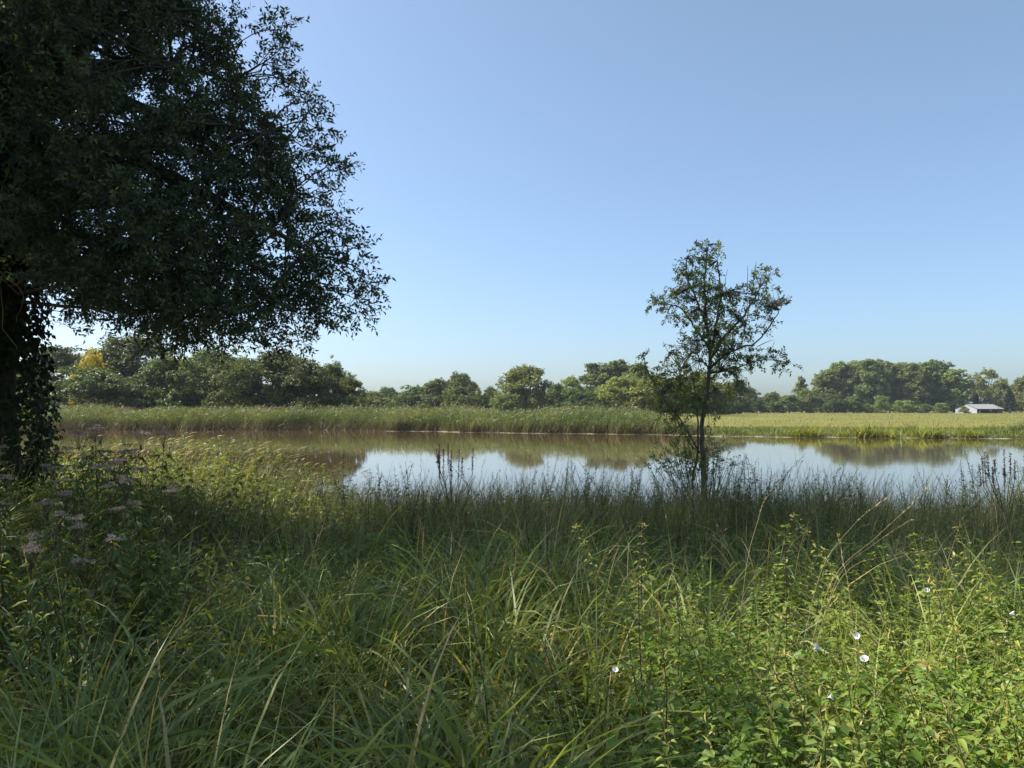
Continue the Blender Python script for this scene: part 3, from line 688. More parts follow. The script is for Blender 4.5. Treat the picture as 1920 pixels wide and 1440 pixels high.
        B = c + d * rr * np.array([1, 1, .7]) * (r.random((nt_, 1)) ** .6) * .75
        out = np.array([c[0] - tx[0], c[1] - tx[1], 0]); out = out / (np.linalg.norm(out) + 1e-6)
        Dv = unit(d * .9 + out * .35 + r.normal(size=(nt_, 3)) * .35 + np.array([0, 0, .12]))
        L = r.uniform(.16, .36, nt_) * (2.0 if far else 1)
        leafy_twigs(gl if not far else gl2, gb if (not far) else None, r, B, Dv, L, 10 if not far else 8, .082 if not far else .18, .033 if not far else .075, droop=.2, tone=(.0, .85), lean=-.15)
        # sub-branches
        k = min(4, nt_); C = np.stack([np.broadcast_to(c, (k, 3)), (c + B[:k]) / 2 + r.normal(size=(k, 3)) * .03, B[:k]], 1)
        tubes(gb, C, np.tile([.009, .007, .004], (k, 1)), 3, r.random(k))
    gt.obj("trunk", M['bark'], e); gb.obj("limbs", M['bark'], e)
    gl.obj("crown", M['crown_big'], e, False); gl2.obj("crown", M['crown_big'], e, False)
    # ivy up the trunk
    gi = Geo(); n = 15000
    h = r.random(n) ** 1.0 * 8.2 - .1; a = r.uniform(0, 6.28, n)
    bul = .62 + .16 * vnoise(h * 1.1 + 5, a * 1.2) + .22 * np.exp(-((h - 1.9) / 1.1) ** 2) + .10 * np.sin(h * 2.1)
    rad = bul * (1 - .055 * h) * r.uniform(.72, 1.12, n)
    cx = np.interp(z0 + h, tp[:, 2], tp[:, 0])
    pos = np.stack([cx + rad * np.cos(a), Y0 + rad * np.sin(a), z0 + h], -1)
    dv = np.stack([np.cos(a) * .5, np.sin(a) * .5, np.full(n, -.9)], -1) + r.normal(size=(n, 3)) * .35
    nv = np.stack([np.cos(a), np.sin(a), np.full(n, .5)], -1) + r.normal(size=(n, 3)) * .4
    sz = r.uniform(.06, .11, n)
    leaves(gi, pos, dv, nv, sz, sz * .95, r.random(n), fold=.1, at=.35)
    gi.obj("ivy", M['ivy'], e, False)
    # dead hanging twigs in front of the ivy
    gx = Geo()
    for i in range(16):
        zt = z0 + r.uniform(3.2, 5.8); xa = x0 + r.uniform(.1, .75); ya = Y0 - .75 - r.random() * .3
        tube1(gx, [(xa, ya, zt), (xa + r.normal() * .2, ya - .05, zt - .4), (xa + r.normal() * .3 + .05, ya, zt - .75 - r.random() * .5)], [.012, .008, .003], 4, sub=4, wob=.02, r=r)
    gx.obj("dead_twigs", M['straw'], e)
    return e
big_tree()

def shade_tree():
    """neighbour of the big tree, left of the camera: only its shade is in the picture"""
    r = np.random.default_rng(5)
    x0, y0 = -6.9, 4.4; z0 = float(bank_z(np.array(x0), np.array(y0)))
    e = empty("bank_tree", (x0, y0, z0), "leafy neighbour of the big tree, out of view beside the camera", "tree")
    gt, gl = Geo(), Geo()
    tube1(gt, [(0, 0, -.3), (0, 0, 2), (.2, .1, 4), (.1, 0, 6.4)], [.3, .24, .17, .04], 9)
    for i in range(74):
        a = r.uniform(0, 6.28); h = r.uniform(1.6, 7.1); rad = np.interp(h, [1.6, 3.5, 5.8, 7.1], [1.8, 2.7, 2.5, 1.5]) * math.sqrt(r.random())
        c = np.array([rad * math.cos(a), rad * math.sin(a), h])
        tube1(gt, [(0.1, 0, max(1.0, h - .8)), c * .6 + np.array([0, 0, h * .38]), c], [.04, .025, .008], 4, sub=3)
        n = 26; d = rand_unit(r, n)
        leafy_twigs(gl, None, r, c + d * .5 * r.random((n, 1)), unit(d + r.normal(size=(n, 3)) * .3), r.uniform(.4, .75, n), 12, .15, .055, tone=(0, .85))
    gt.obj("trunk", M['bark'], e); gl.obj("crown", M['crown_big'], e, False)
shade_tree()

def rear_shade_tree():
    """tall tree behind the big one: glimpsed through its crown, and shading the water's edge"""
    r = np.random.default_rng(8)
    x0, y0 = -12.2, 17.0; z0 = .3
    e = empty("rear_shade_tree", (x0, y0, z0), "tall tree glimpsed behind the crown of the big ivy-clad tree", "tree")
    gt, gl = Geo(), Geo()
    tube1(gt, [(0, 0, -.6), (0, 0, 5), (.2, .1, 12), (.1, 0, 19.6)], [.36, .3, .2, .04], 9)
    for i in range(135):
        a = r.uniform(0, 6.28); h = r.uniform(12.8, 20.3); rad = np.interp(h, [12.5, 14.5, 18, 20.5], [2.8, 4.4, 4.0, 2.2]) * math.sqrt(r.random())
        c = np.array([rad * math.cos(a), rad * math.sin(a), h])
        tube1(gt, [(0.1, 0, h - 1.2), c * .6 + np.array([0, 0, h * .38]), c], [.05, .03, .008], 4, sub=3)
        n = 30; d = rand_unit(r, n)
        leafy_twigs(gl, None, r, c + d * .6 * r.random((n, 1)), unit(d + r.normal(size=(n, 3)) * .3), r.uniform(.4, .8, n), 8, .18, .08, tone=(0, .85))
    gt.obj("trunk", M['bark'], e); gl.obj("crown", M['crown_big'], e, False)
rear_shade_tree()

# ------------------------------------------------------------------ the young tree at the water's edge
def young_tree():
    r = np.random.default_rng(4); Y0 = 15.0
    e = empty("young_tree", (0, 0, 0), "slender young tree with sparse leaves at the water's edge", "tree")
    gt, gb, gl = Geo(), Geo(), Geo()
    q = lambda px, py, dy=0: P(px, py, Y0 + dy)
    zb = float(bank_z(np.array(q(1318, 900)[0]), np.array(Y0)))
    foot = q(1320, 905); foot[2] = zb - .2
    tube1(gt, [foot, q(1319, 880), q(1316, 800), q(1329, 710), q(1331, 650)], [.060, .052, .042, .035, .030], 9, sub=5, wob=.006, r=r)
    limbs = []
    def limb(pts, r0, r1=.006, g=gb):
        C, Rd = tube1(g, pts, np.linspace(r0, r1, len(pts)), 6, sub=5, wob=.012, r=r); limbs.append(np.concatenate([C, Rd[:, None]], 1))
    limb([q(1331, 655), q(1324, 590, .1), q(1322, 520), q(1330, 450)], .045)
    limb([q(1333, 655), q(1345, 600, -.2), q(1350, 540), q(1345, 480)], .04)
    limb([q(1333, 670), q(1352, 640, .2), q(1395, 590, .3), q(1425, 540, .3), q(1440, 505, .3)], .036)
    limb([q(1330, 690), q(1360, 665, -.3), q(1420, 640, -.5), q(1450, 600, -.5), q(1465, 575, -.5)], .026)
    limb([q(1332, 700), q(1380, 690, .3), q(1430, 675, .4), q(1480, 680, .4)], .022)
    limb([q(1327, 650), q(1300, 610, .3), q(1270, 575, .4), q(1222, 568, .5)], .028)
    limb([q(1325, 610), q(1300, 550, -.3), q(1285, 500, -.3), q(1290, 480, -.3)], .022)
    limb([q(1329, 690), q(1300, 660, -.4), q(1270, 640, -.6)], .018)
    limb([q(1322, 760), q(1290, 730, .3), q(1262, 700, .4), q(1245, 680, .4)], .018)
    limb([q(1322, 740), q(1350, 730, .3), q(1385, 720, .3)], .014)
    limb([q(1300, 900), q(1308, 840, .2), q(1306, 760, .3), q(1296, 690, .3)], .03, .008, gt)
    limb([q(1312, 850), q(1282, 795, -.2), q(1240, 740, -.3), q(1212, 690, -.3), q(1205, 660, -.3)], .018, .004)
    limb([q(1300, 840), q(1262, 780, .2), q(1235, 745, .4)], .014)
    # bare twigs
    for a, b in [((1275, 690), (1243, 640)), ((1290, 710), (1262, 655)), ((1390, 650), (1418, 490)), ((1440, 660), (1452, 640)), ((1420, 650), (1450, 637)), ((1372, 570), (1364, 505)), ((1400, 545), (1402, 498))]:
        tube1(gb, [q(*a), (q(*a) + q(*b)) / 2 + r.normal(size=3) * .03, q(*b)], [.008, .006, .003], 4, sub=3)
    LB = np.concatenate(limbs)
    lobes = [(1345, 462, 14, 1), (1318, 470, 20, 1), (1330, 500, 22, 1.3), (1297, 490, 20, 1), (1285, 520, 26, 1.1), (1312, 535, 30, 1.3), (1278, 560, 26, 1), (1250, 562, 20, 1), (1228, 568, 13, 1), (1255, 590, 16, .8), (1338, 545, 24, 1),
             (1355, 555, 26, 1.1), (1325, 585, 32, 1.3), (1290, 600, 26, 1), (1370, 590, 28, 1.2), (1392, 550, 24, 1.2), (1428, 525, 22, 1), (1448, 512, 12, .8), (1452, 560, 18, 1), (1470, 574, 10, .8), (1425, 568, 24, 1.1), (1432, 600, 16, .8),
             (1400, 610, 26, 1.1), (1345, 630, 34, 1.5), (1375, 645, 28, 1.3), (1310, 640, 30, 1.2), (1275, 648, 18, .8), (1260, 655, 9, .5), (1408, 668, 26, 1.2), (1440, 665, 15, .8), (1460, 672, 12, .8), (1482, 680, 10, .8), (1472, 690, 8, .6), (1355, 685, 32, 1.5), (1390, 698, 22, 1),
             (1305, 685, 24, .9), (1295, 715, 30, 1.2), (1335, 725, 26, .9), (1370, 725, 22, .8), (1265, 720, 28, 1.1), (1235, 735, 24, .9), (1270, 698, 20, .9), (1300, 748, 26, 1), (1225, 762, 20, .7), (1325, 760, 18, .6), (1205, 672, 11, .9), (1208, 692, 14, 1.1), (1225, 705, 16, .7), (1248, 690, 12, .7), (1280, 765, 26, 1), (1250, 775, 24, .8), (1270, 800, 22, .7),
             (1330, 785, 14, .5), (1345, 775, 12, .5), (1312, 770, 14, .5)]
    for px, py, rp, dn in lobes:
        rr = rp / F_PX * Y0 * 1.12; c = q(px, py, r.uniform(-.35, .35) * (rp / 25))
        b = LB[np.argmin(np.sum((LB[:, :3] - c) ** 2, 1))]
        nt_ = max(5, int(dn * 25 * (rp / 24) ** 1.5))
        d = rand_unit(r, nt_); B = c + d * rr * .65 * r.random((nt_, 1)) ** .5
        C = np.stack([np.broadcast_to(b[:3], (nt_, 3)), (b[:3] + B) / 2 + np.array([0, 0, .03]) + r.normal(size=(nt_, 3)) * .03, B], 1)
        tubes(gb, C, np.tile([.006, .0045, .003], (nt_, 1)), 3, r.random(nt_))
        leafy_twigs(gl, gb, r, B, unit(d + np.array([0, 0, .25]) + r.normal(size=(nt_, 3)) * .3), r.uniform(.12, .24, nt_), 9, .072, .034, droop=.25, twr=.0025, tone=(0, .9), lean=-.3)
    # leafy suckers round the foot
    for px, py, rp, dn in [(1262, 850, 36, 1), (1296, 872, 36, 1.1), (1346, 850, 24, .9), (1362, 872, 22, .9), (1228, 868, 26, .8), (1310, 835, 22, .6), (1330, 880, 26, 1), (1278, 815, 18, .5), (1285, 890, 40, 1.2)]:
        c = q(px, py, r.uniform(-.4, .4)); rr = rp / F_PX * Y0; nt_ = int(26 * dn * (rp / 28) ** 1.5)
        d = rand_unit(r, nt_); B = c + d * rr * r.random((nt_, 1)) ** .5
        leafy_twigs(gl, gb, r, B, unit(d * .6 + np.array([0, 0, .8])), r.uniform(.15, .3, nt_), 9, .06, .028, droop=.2, twr=.003, tone=(0, .7))
        k = min(7, nt_); st = np.stack([foot + np.array([0, 0, .3]) + r.normal(size=(k, 3)) * np.array([.12, .1, .05]), (foot + B[:k]) / 2 + r.normal(size=(k, 3)) * .08, B[:k]], 1)
        tubes(gb, st, np.tile([.009, .007, .004], (k, 1)), 4, r.random(k))
    gt.obj("trunk", M['young_bark'], e); gb.obj("branches", M['young_bark'], e); gl.obj("crown", M['ash'], e, False)
young_tree()

# ------------------------------------------------------------------ plants of the near bank
def veg_base(x, y): return np.stack([x, y, bank_z(x, y) - .02], -1)
def spread(r, n, y0, y1, pw=1.0, k=.74, m=.5):
    """spots on the bank inside a wedge a little wider than the view"""
    y = np.sqrt(y0 ** 2 + (y1 ** 2 - y0 ** 2) * r.random(n) ** pw); x = r.uniform(-1, 1, n) * (k * y + m)
    return x, y

r = np.random.default_rng(77)
# --- sedge: tussocks of long arching blades
def tussock(g, r, cx, cy, n, L, W, rad=.10, tone=.45, lean=0.0, laz=0.0, dead=.06):
    a = r.random(n) * 6.28; rr = rad * np.sqrt(r.random(n))
    x, y = cx + rr * np.cos(a), cy + rr * np.sin(a)
    az = a + r.normal(size=n) * .5
    ln = L * r.uniform(.45, 1.12, n); th = np.abs(r.normal(.18, .20, n)); bd = r.uniform(.7, 3.0, n)
    tn = np.clip(tone + r.normal(size=n) * .16, 0, .9); dd = r.random(n) < dead; tn[dd] = r.uniform(.92, 1, dd.sum())
    b = veg_base(x, y)
    ribbons(g, b, az, ln, W * r.uniform(.55, 1.2, n), th + lean, bd, 7, r.uniform(1.3, 2.2), r.normal(size=n) * .8, tn, wprof=2.6)
g = Geo()
x, y = spread(r, 330, 1.15, 6.8, 1.0)
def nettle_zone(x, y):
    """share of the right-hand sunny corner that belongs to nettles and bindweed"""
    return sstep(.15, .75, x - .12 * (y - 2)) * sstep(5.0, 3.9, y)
for cx, cy in zip(x, y):
    zn = float(nettle_zone(np.array(cx), np.array(cy)))
    if r.random() < zn * .4: continue
    if cx < -1.5 and cy > 3.4 and r.random() < .6: continue
    tussock(g, r, cx, cy, int(r.uniform(28, 80)), r.uniform(.6, 1.28) * (1 - .15 * zn), r.choice([.009, .013, .018, .025], p=[.26, .34, .24, .16]), r.uniform(.06, .16), r.uniform(.15, .78) * (1 - zn) + zn * r.uniform(.6, .85), dead=.12)  # tone rises in the sunny corner: sunlight put into the blade colour
tag(g.obj("sedge_bed", M['sedge']), "dense shaded sedge with long arching green blades before the camera", "sedge", kind="stuff")
# --- tussocks that stand out
for i, (px, py, yd, n, L, W, tn, lb) in enumerate([  # sunlit tussocks get a paler tone, so sunlight is painted into their blades
        (1115, 1080, 3.3, 150, 1.15, .011, .50, "big fountain-shaped sedge tussock in the middle of the shaded grass"),
        (745, 1240, 2.3, 60, 1.05, .016, .55, "broad upright blue-green sedge blades left of the picture's bottom middle"),
        (300, 1160, 2.6, 90, 1.05, .013, .50, "bright green sedge tussock in the lower left"),
        (140, 1040, 3.7, 110, 1.15, .011, .42, "arching sedge tussock in front of the pink-flowered plants"),
        (560, 1060, 3.5, 120, 1.1, .010, .45, "dense sedge tussock between flowered plants and picture middle"),
        (980, 1300, 2.0, 50, .95, .013, .62, "narrow sedge tuft at the bottom middle"),
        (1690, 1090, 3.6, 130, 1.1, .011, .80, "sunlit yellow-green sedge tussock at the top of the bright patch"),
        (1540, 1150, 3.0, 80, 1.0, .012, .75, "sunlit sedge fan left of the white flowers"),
        (640, 1330, 1.85, 46, .85, .014, .50, "sedge tuft at the bottom, left of middle"),
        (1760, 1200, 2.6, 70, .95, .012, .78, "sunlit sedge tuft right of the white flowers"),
        (60, 1250, 2.2, 60, .95, .014, .48, "sedge tuft with orange dead blades at the left edge"),
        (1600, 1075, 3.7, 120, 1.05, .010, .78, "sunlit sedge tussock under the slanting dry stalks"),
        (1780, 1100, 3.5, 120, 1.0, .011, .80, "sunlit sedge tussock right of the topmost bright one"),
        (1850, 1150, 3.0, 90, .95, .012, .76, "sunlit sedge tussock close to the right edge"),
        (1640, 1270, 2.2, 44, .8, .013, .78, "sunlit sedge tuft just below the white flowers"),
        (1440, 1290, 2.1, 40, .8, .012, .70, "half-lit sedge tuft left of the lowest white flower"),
        (1240, 1330, 1.9, 40, .8, .012, .66, "sedge tuft in the tangle at the bottom, right of middle"),
        (880, 1180, 2.7, 80, 1.1, .017, .55, "broad-bladed sedge tussock left of the fountain-shaped one"),
        (420, 1250, 2.2, 50, 1.0, .019, .60, "broad-bladed light green sedge in the lower left quarter"),
        (1870, 1040, 4.4, 120, 1.05, .010, .45, "shaded sedge tussock at the right edge behind the bright patch")]):
    p = P(px, py, yd); gz = Geo(); cx, cy = float(p[0]), yd
    tussock(gz, r, 0, 0, n, L, W, .11, tn, dead=.10 if i != 10 else .3)
    z = float(bank_z(np.array(cx), np.array(cy))); zo = float(bank_z(np.array(0.), np.array(0.)))
    for v in gz.V: v[:, 2] -= zo
    o = gz.obj("sedge_tussock", M['sedge']); o.location = (cx, cy, z); tag(o, lb, "sedge", "sedge tussocks that stand out")
# --- finer grass further down the bank
g = Geo(); n = 13000
x, y = spread(r, n, 1.4, 6.5, .9)
cl = vnoise(x * 1.4 + 8, y * 1.4)
ribbons(g, veg_base(x, y), r.random(n) * 6.28, (.45 + .45 * cl) * r.uniform(.5, 1.15, n), r.uniform(.003, .0065, n), np.abs(r.normal(.2, .35, n)), r.uniform(.3, 2.4, n), 4, 1.6, r.normal(size=n) * .5,
        np.clip(.22 + .45 * vnoise(x * .9 + 40, y * .9) + r.normal(size=n) * .18, 0, 1))
n = 74000
x, y = spread(r, n, 5.0, 17.2, .85)
ok = (y < near_shore(x) - .1) & (vnoise(x * 1.6 + 31, y * 1.1 + 4) + r.random(n) * .6 > .42); x, y = x[ok], y[ok]; n = len(x)
cl = .55 * vnoise(x * .8 + 18, y * .8) + .75 * (vnoise(x * 1.9 + 5, y * 1.3 + 8) - .3); hm = (.42 + .55 * cl + .74 * sstep(7, 12, y) * sstep(-4, -1, x) - .08 * sstep(-2, -5, x) * sstep(8, 10, y)) * (1 - .15 * sstep(15, 17, y))
ribbons(g, veg_base(x, y), r.normal(.3, 1.6, n), hm * r.uniform(.5, 1.15, n), r.uniform(.006, .012, n), np.abs(r.normal(.28, .36, n)), r.uniform(.2, 1.8, n), 2, 1.4, r.normal(size=n) * .5,
        np.clip(.18 + .5 * vnoise(x * .5 + 40, y * .5) + r.normal(size=n) * .18, 0, 1))
tag(g.obj("bank_meadow_grass", M['grass']), "thick fine dull green grass covering the near bank", "grass", kind="stuff")
# --- flowering stems with thin brown heads
g, gs = Geo(), Geo(); n = 2600
x, y = spread(r, n, 4.0, 17.0, .8); ok = (y < near_shore(x)) & (nettle_zone(x, y) < .5); x, y = x[ok], y[ok]; n = len(x)
C = ribbons(g, veg_base(x, y), r.normal(.4, 1.2, n), r.uniform(.8, 1.25, n) * (1 - .12 * sstep(9, 16, y)), r.uniform(.0028, .005, n), np.abs(r.normal(.1, .14, n)), r.uniform(.1, 1.0, n), 5, 2.4, None, r.uniform(.3, 1, n), wprof=6)
T_ = unit(C[:, -1] - C[:, -2])
for j in range(5):
    k_ = 1 - j * .055; Pj = C[:, -1] - T_ * (.035 * j)[..., None] if False else C[:, -1] - T_ * (.035 * j)
    leaves(gs, Pj, T_ + rand_unit(r, n) * .55, rand_unit(r, n), r.uniform(.03, .06, n), r.uniform(.005, .010, n), r.random(n))
tag(g.obj("grass_stems", M['straw']), "thin straw-coloured stems rising from the bank grass", "grass", kind="stuff")
tag(gs.obj("grass_heads", M['brown_seed']), "small brown seed heads scattered over the bank grass", "grass", kind="stuff")
# --- nodding pale heads in the sun by the big tree
g = Geo(); n = 420
x = r.uniform(-7.2, -2.2, n); y = r.uniform(9.5, 14.5, n); ok = x / y > -.68; x, y = x[ok], y[ok]; n = len(x)
C = ribbons(g, veg_base(x, y), r.normal(.2, .4, n), r.uniform(.75, 1.1, n), r.uniform(.004, .006, n), np.abs(r.normal(.08, .1, n)), r.uniform(.3, .9, n), 5, 2.6, None, r.random(n), wprof=8)
T_ = unit(C[:, -1] - C[:, -2]); T_[:, 2] -= .4
ribbons(g, C[:, -1], np.arctan2(T_[:, 1], T_[:, 0]), r.uniform(.10, .17, n), r.uniform(.012, .02, n), np.full(n, .9), r.uniform(.6, 1.2, n), 4, 1, r.normal(size=n), r.uniform(.5, 1, n), foot=.4)
tag(g.obj("nodding_grass", M['straw']), "pale nodding grass heads in the sun beside the big trunk", "grass", kind="stuff")
# --- low leafy herbs filling the gaps
g = Geo(); n = 62000
x, y = spread(r, n, 1.2, 17.0, 1.12); ok = y < near_shore(x); x, y = x[ok], y[ok]; n = len(x)
b = veg_base(x, y); b[:, 2] += r.random(n) ** .7 * (.28 + .62 * vnoise(x * .9, y * .9)) + .25 * sstep(-2.2, -3.5, x) * sstep(9, 11, y) * r.random(n)
az = r.random(n) * 6.28
sz = r.uniform(.03, .065, n) * (1 + .05 * y)
leaves(g, b, np.stack([np.cos(az), np.sin(az), r.normal(-.1, .45, n)], -1), r.normal(size=(n, 3)) * .5 + np.array([0, 0, 1.0]), sz, sz * r.choice([.2, .4, .5], n), np.clip(.2 + .5 * vnoise(x * 1.1, y * 1.1 + 9) + r.normal(size=n) * .15, 0, .92), fold=.15)
tag(g.obj("leafy_herbs", M['nettle']), "low leafy green herbs between the grasses of the bank", "herbs", kind="stuff")

# --- nettles
def nettle_proto(seed, Hn, yellow=0.0):
    r = np.random.default_rng(seed); gs, gl, gt = Geo(), Geo(), Geo()
    K = 8; s = np.linspace(0, 1, K); lean = r.normal(size=2) * .10
    C = np.stack([lean[0] * s ** 2 * Hn + r.normal(size=K) * .006, lean[1] * s ** 2 * Hn + r.normal(size=K) * .006, Hn * s], -1)
    tubes(gs, C[None], (.0042 * (1.1 - s * .75))[None], 5, np.array([.4]))
    nodes = np.arange(.14, .99, .036 / Hn)
    for i, q in enumerate(nodes):
        p = np.array([np.interp(q, s, C[:, k]) for k in range(3)]); a0 = (i % 2) * math.pi / 2 + r.normal() * .25
        sz = np.interp(q, [.1, .35, .75, 1], [.045, .066, .05, .018])
        for sd in (0, math.pi):
            if r.random() < .12 and q < .5: continue
            a = a0 + sd + r.normal() * .2
            D = np.array([[math.cos(a), math.sin(a), r.uniform(-.25, .35) + (.5 if q > .9 else 0)]]); st = p + D[0] * .018
            leaves6(gl, st[None], D, np.array([[0, 0, 1.0]]) + r.normal(size=(1, 3)) * .25, np.array([sz * r.uniform(.8, 1.15)]), np.array([sz * .52]), np.array([np.clip(.35 + .35 * q * (1 + yellow) + r.normal() * .15, 0, 1)]), droop=r.uniform(.1, .55))
            if .45 < q < .97:
                n = 2; aa = a + r.normal(size=n) * .5
                ribbons(gt, np.repeat(p[None], n, 0), aa, r.uniform(.025, .06, n), r.uniform(.004, .006, n), r.uniform(.7, 1.3, n), r.uniform(.6, 1.4, n), 2, 1, None, r.random(n), wprof=5)
    n = 8; tip = C[-1]
    leaves6(gl if yellow < .5 else gt, np.repeat(tip[None], n, 0), np.concatenate([r.normal(size=(n, 2)), np.abs(r.normal(size=(n, 1))) * .6], 1), r.normal(size=(n, 3)) + np.array([0, 0, 1]), r.uniform(.02, .045, n), r.uniform(.008, .014, n), np.clip(r.normal(.7, .2, n), 0, 1))
    return gs, gl, gt
NG = [nettle_proto(30 + i, .82 + .06 * i, .2 + .2 * (i % 3)) for i in range(6)]
NP = [(a.mesh("stem", M['brown_seed']), b.mesh("leaves", M['nettle'], False), c.mesh("catkins", M['nettle_top'])) for a, b, c in NG]
def stamp(dst, src, loc, rot, scl, tilt, dt=0.0):
    """add a turned and scaled copy of one plant's geometry to a mass of them"""
    ca, sa = math.cos(rot), math.sin(rot)
    v = np.concatenate(src.V); t = np.concatenate(src.T)
    w = np.stack([v[:, 0] * ca - v[:, 1] * sa + v[:, 2] * tilt[0], v[:, 0] * sa + v[:, 1] * ca + v[:, 2] * tilt[1], v[:, 2]], -1) * scl + np.asarray(loc)
    n0 = dst.n; dst.V.append(w); dst.T.append(np.clip(t + dt, 0, 1)); dst.n += len(w)
    for f in src.Fc: dst.Fc.append(f + n0)
def plant(name, meshes, loc, rot, scl, label, cat, group, tilt=(0, 0)):
    e = empty(name, loc, label, cat, group); e.rotation_euler = (tilt[0], tilt[1], rot); e.scale = (scl,) * 3
    for nm, me in meshes:
        c = link(nm, me, e)
        if nm in ("leaves", "catkins", "flower_head", "seed_spike"): c["kind"] = "stuff"
    return e
PN = ("stem", "leaves", "catkins")
def put_nettle(i, x, y, s_, label, group):
    z = float(bank_z(np.array(x), np.array(y)))
    plant("stinging_nettle", zip(PN, NP[i % 6]), (x, y, z - .02), r.random() * 6.28, s_, label, "nettle", group, r.normal(size=2) * .08)
gn = [Geo(), Geo(), Geo()]; cnt = 0
while cnt < 430:
    x = r.uniform(.05, 3.6); y = r.uniform(1.45, 4.9)
    if x > .74 * y + .3 or r.random() > float(nettle_zone(np.array(x), np.array(y))): continue
    z = float(bank_z(np.array(x), np.array(y))); a = r.random() * 6.28; s_ = r.uniform(.45, 1.05); tl = r.normal(size=2) * .22; dt = r.normal() * .12
    for q in range(3 if cnt % 2 else 2): stamp(gn[q], NG[cnt % 6][q], (x, y, z - .02), a, s_, tl, dt)
    cnt += 1
for q, (nm, lb, mt) in enumerate([("nettle_stems", "thin stems of the nettle tangle at the bottom right", 'nettle'), ("nettle_leaves", "dense green leaves of the nettle tangle at the bottom right", 'nettle'), ("nettle_catkins", "pale drooping catkins over the nettle tangle at the bottom right", 'nettle_top')]):
    tag(gn[q].obj(nm, M[mt]), lb, "nettles", kind="stuff")
for px, py, yd, s_, lb in [(1190, 985, 4.4, 1.05, "yellow-topped nettle alone in the shaded grass, right of middle"), (1480, 985, 4.0, 1.1, "yellow-tipped nettle above the bright patch's left side"), (1408, 1130, 3.0, 1.05, "tall yellow-tipped nettle at the bright patch's left edge"),
        (1275, 1190, 2.6, 1.0, "pale-tasselled nettle between shade and bright patch"), (1120, 1180, 2.7, .98, "tasselled nettle pair's left stem in the shade"), (1565, 1180, 2.6, 1.0, "brownish nettle stalk beside the white flowers"),
        (1210, 1080, 3.4, 1.0, "green nettle below the yellow-topped one"), (935, 1130, 2.9, .95, "single dull nettle left of picture middle in shade"), 
        (250, 1120, 3.0, .9, "nettle among sedge below the pink-flowered plants"), (1800, 1130, 3.0, 1.0, "nettle stalk near the right edge of the bright patch")]:
    p = P(px, py, yd); h = p[2] - float(bank_z(np.array(p[0]), np.array(yd)))
    i = int(px) % 6; put_nettle(i, float(p[0]), yd, max(.5, h / (.82 + .06 * i)), lb, "nettles that stand out")
# --- bindweed over the nettles, with white flowers
g = Geo(); n = 26000
x = r.uniform(.05, 3.6, n); y = r.uniform(1.1, 4.8, n); ok = (r.random(n) < nettle_zone(x, y) * (.25 + .9 * vnoise(x * 1.6 + 3, y * 1.6))) & (x < .74 * y + .4); x, y = x[ok], y[ok]; n = len(x)
b = veg_base(x, y); b[:, 2] += (.35 + .5 * vnoise(x * 1.1 + 6, y * 1.1)) * r.random(n) ** .55
az = r.random(n) * 6.28; sz = r.uniform(.028, .055, n)
leaves6(g, b, np.stack([np.cos(az), np.sin(az), r.normal(-.15, .3, n)], -1), r.normal(size=(n, 3)) * .45 + np.array([0, 0, 1.0]), sz, sz * .72, np.clip(.25 + .5 * vnoise(x * 2, y * 2 + 9) + r.normal(size=n) * .15, 0, 1), at=.2)
tag(g.obj("bindweed_leaves", M['bindweed']), "fresh green bindweed leaves climbing over the sunlit nettles", "bindweed", kind="stuff")
def bindweed_flower():
    g = Geo(); nr, na = 6, 20; V = []
    for i in range(nr):
        t = i / (nr - 1); rad = .004 + .026 * t ** 2.2; zz = .045 * t - .004 * t ** 6
        for j in range(na):
            a = j * 2 * math.pi / na; w = 1 + (.05 * math.cos(a * 5) * t ** 3)
            V.append((rad * w * math.cos(a), rad * w * math.sin(a), zz))
    F_ = [[i * na + j, i * na + (j + 1) % na, (i + 1) * na + (j + 1) % na, (i + 1) * na + j] for i in range(nr - 1) for j in range(na)]
    g.add(V, F_, .7); gc = Geo()
    tubes(gc, np.array([[(0, 0, -.10), (.006, 0, -.05), (0, 0, -.012), (0, 0, .012)]]), np.array([[.0015, .0015, .006, .004]]), 6, np.array([.5]))
    return g.mesh("petal_funnel", M['petal']), gc.mesh("calyx", M['bindweed'])
BF = bindweed_flower()
for i, (px, py, yd, s_, lb) in enumerate([(1525, 1218, 2.25, 1.15, "white bindweed funnel, lower left one of the close group"), (1609, 1193, 2.35, 1.0, "white bindweed flower, topmost of the close group"), (1622, 1242, 2.2, 1.2, "white bindweed flower, lower right of the close group"),
        (1738, 1110, 2.9, 1.0, "white bindweed flower high in the bright patch"), (1551, 1308, 1.95, .9, "white bindweed flower low in the bright patch"), (1903, 1155, 2.6, 1.0, "white bindweed flower at the right picture edge"),
        (1152, 1260, 2.2, .95, "lone white bindweed flower in the shade at the bottom middle")]):
    p = P(px, py, yd); e = empty("bindweed_flower", p, lb, "flower", "white bindweed flowers"); e.scale = (s_ * .33,) * 3
    e.rotation_euler = (.55 + .75 * math.sin(i * 2.1), .7 * math.cos(i * 1.9), 1.2 * math.sin(i * 3.7))
    link("petal_funnel", BF[0], e); link("calyx", BF[1], e)

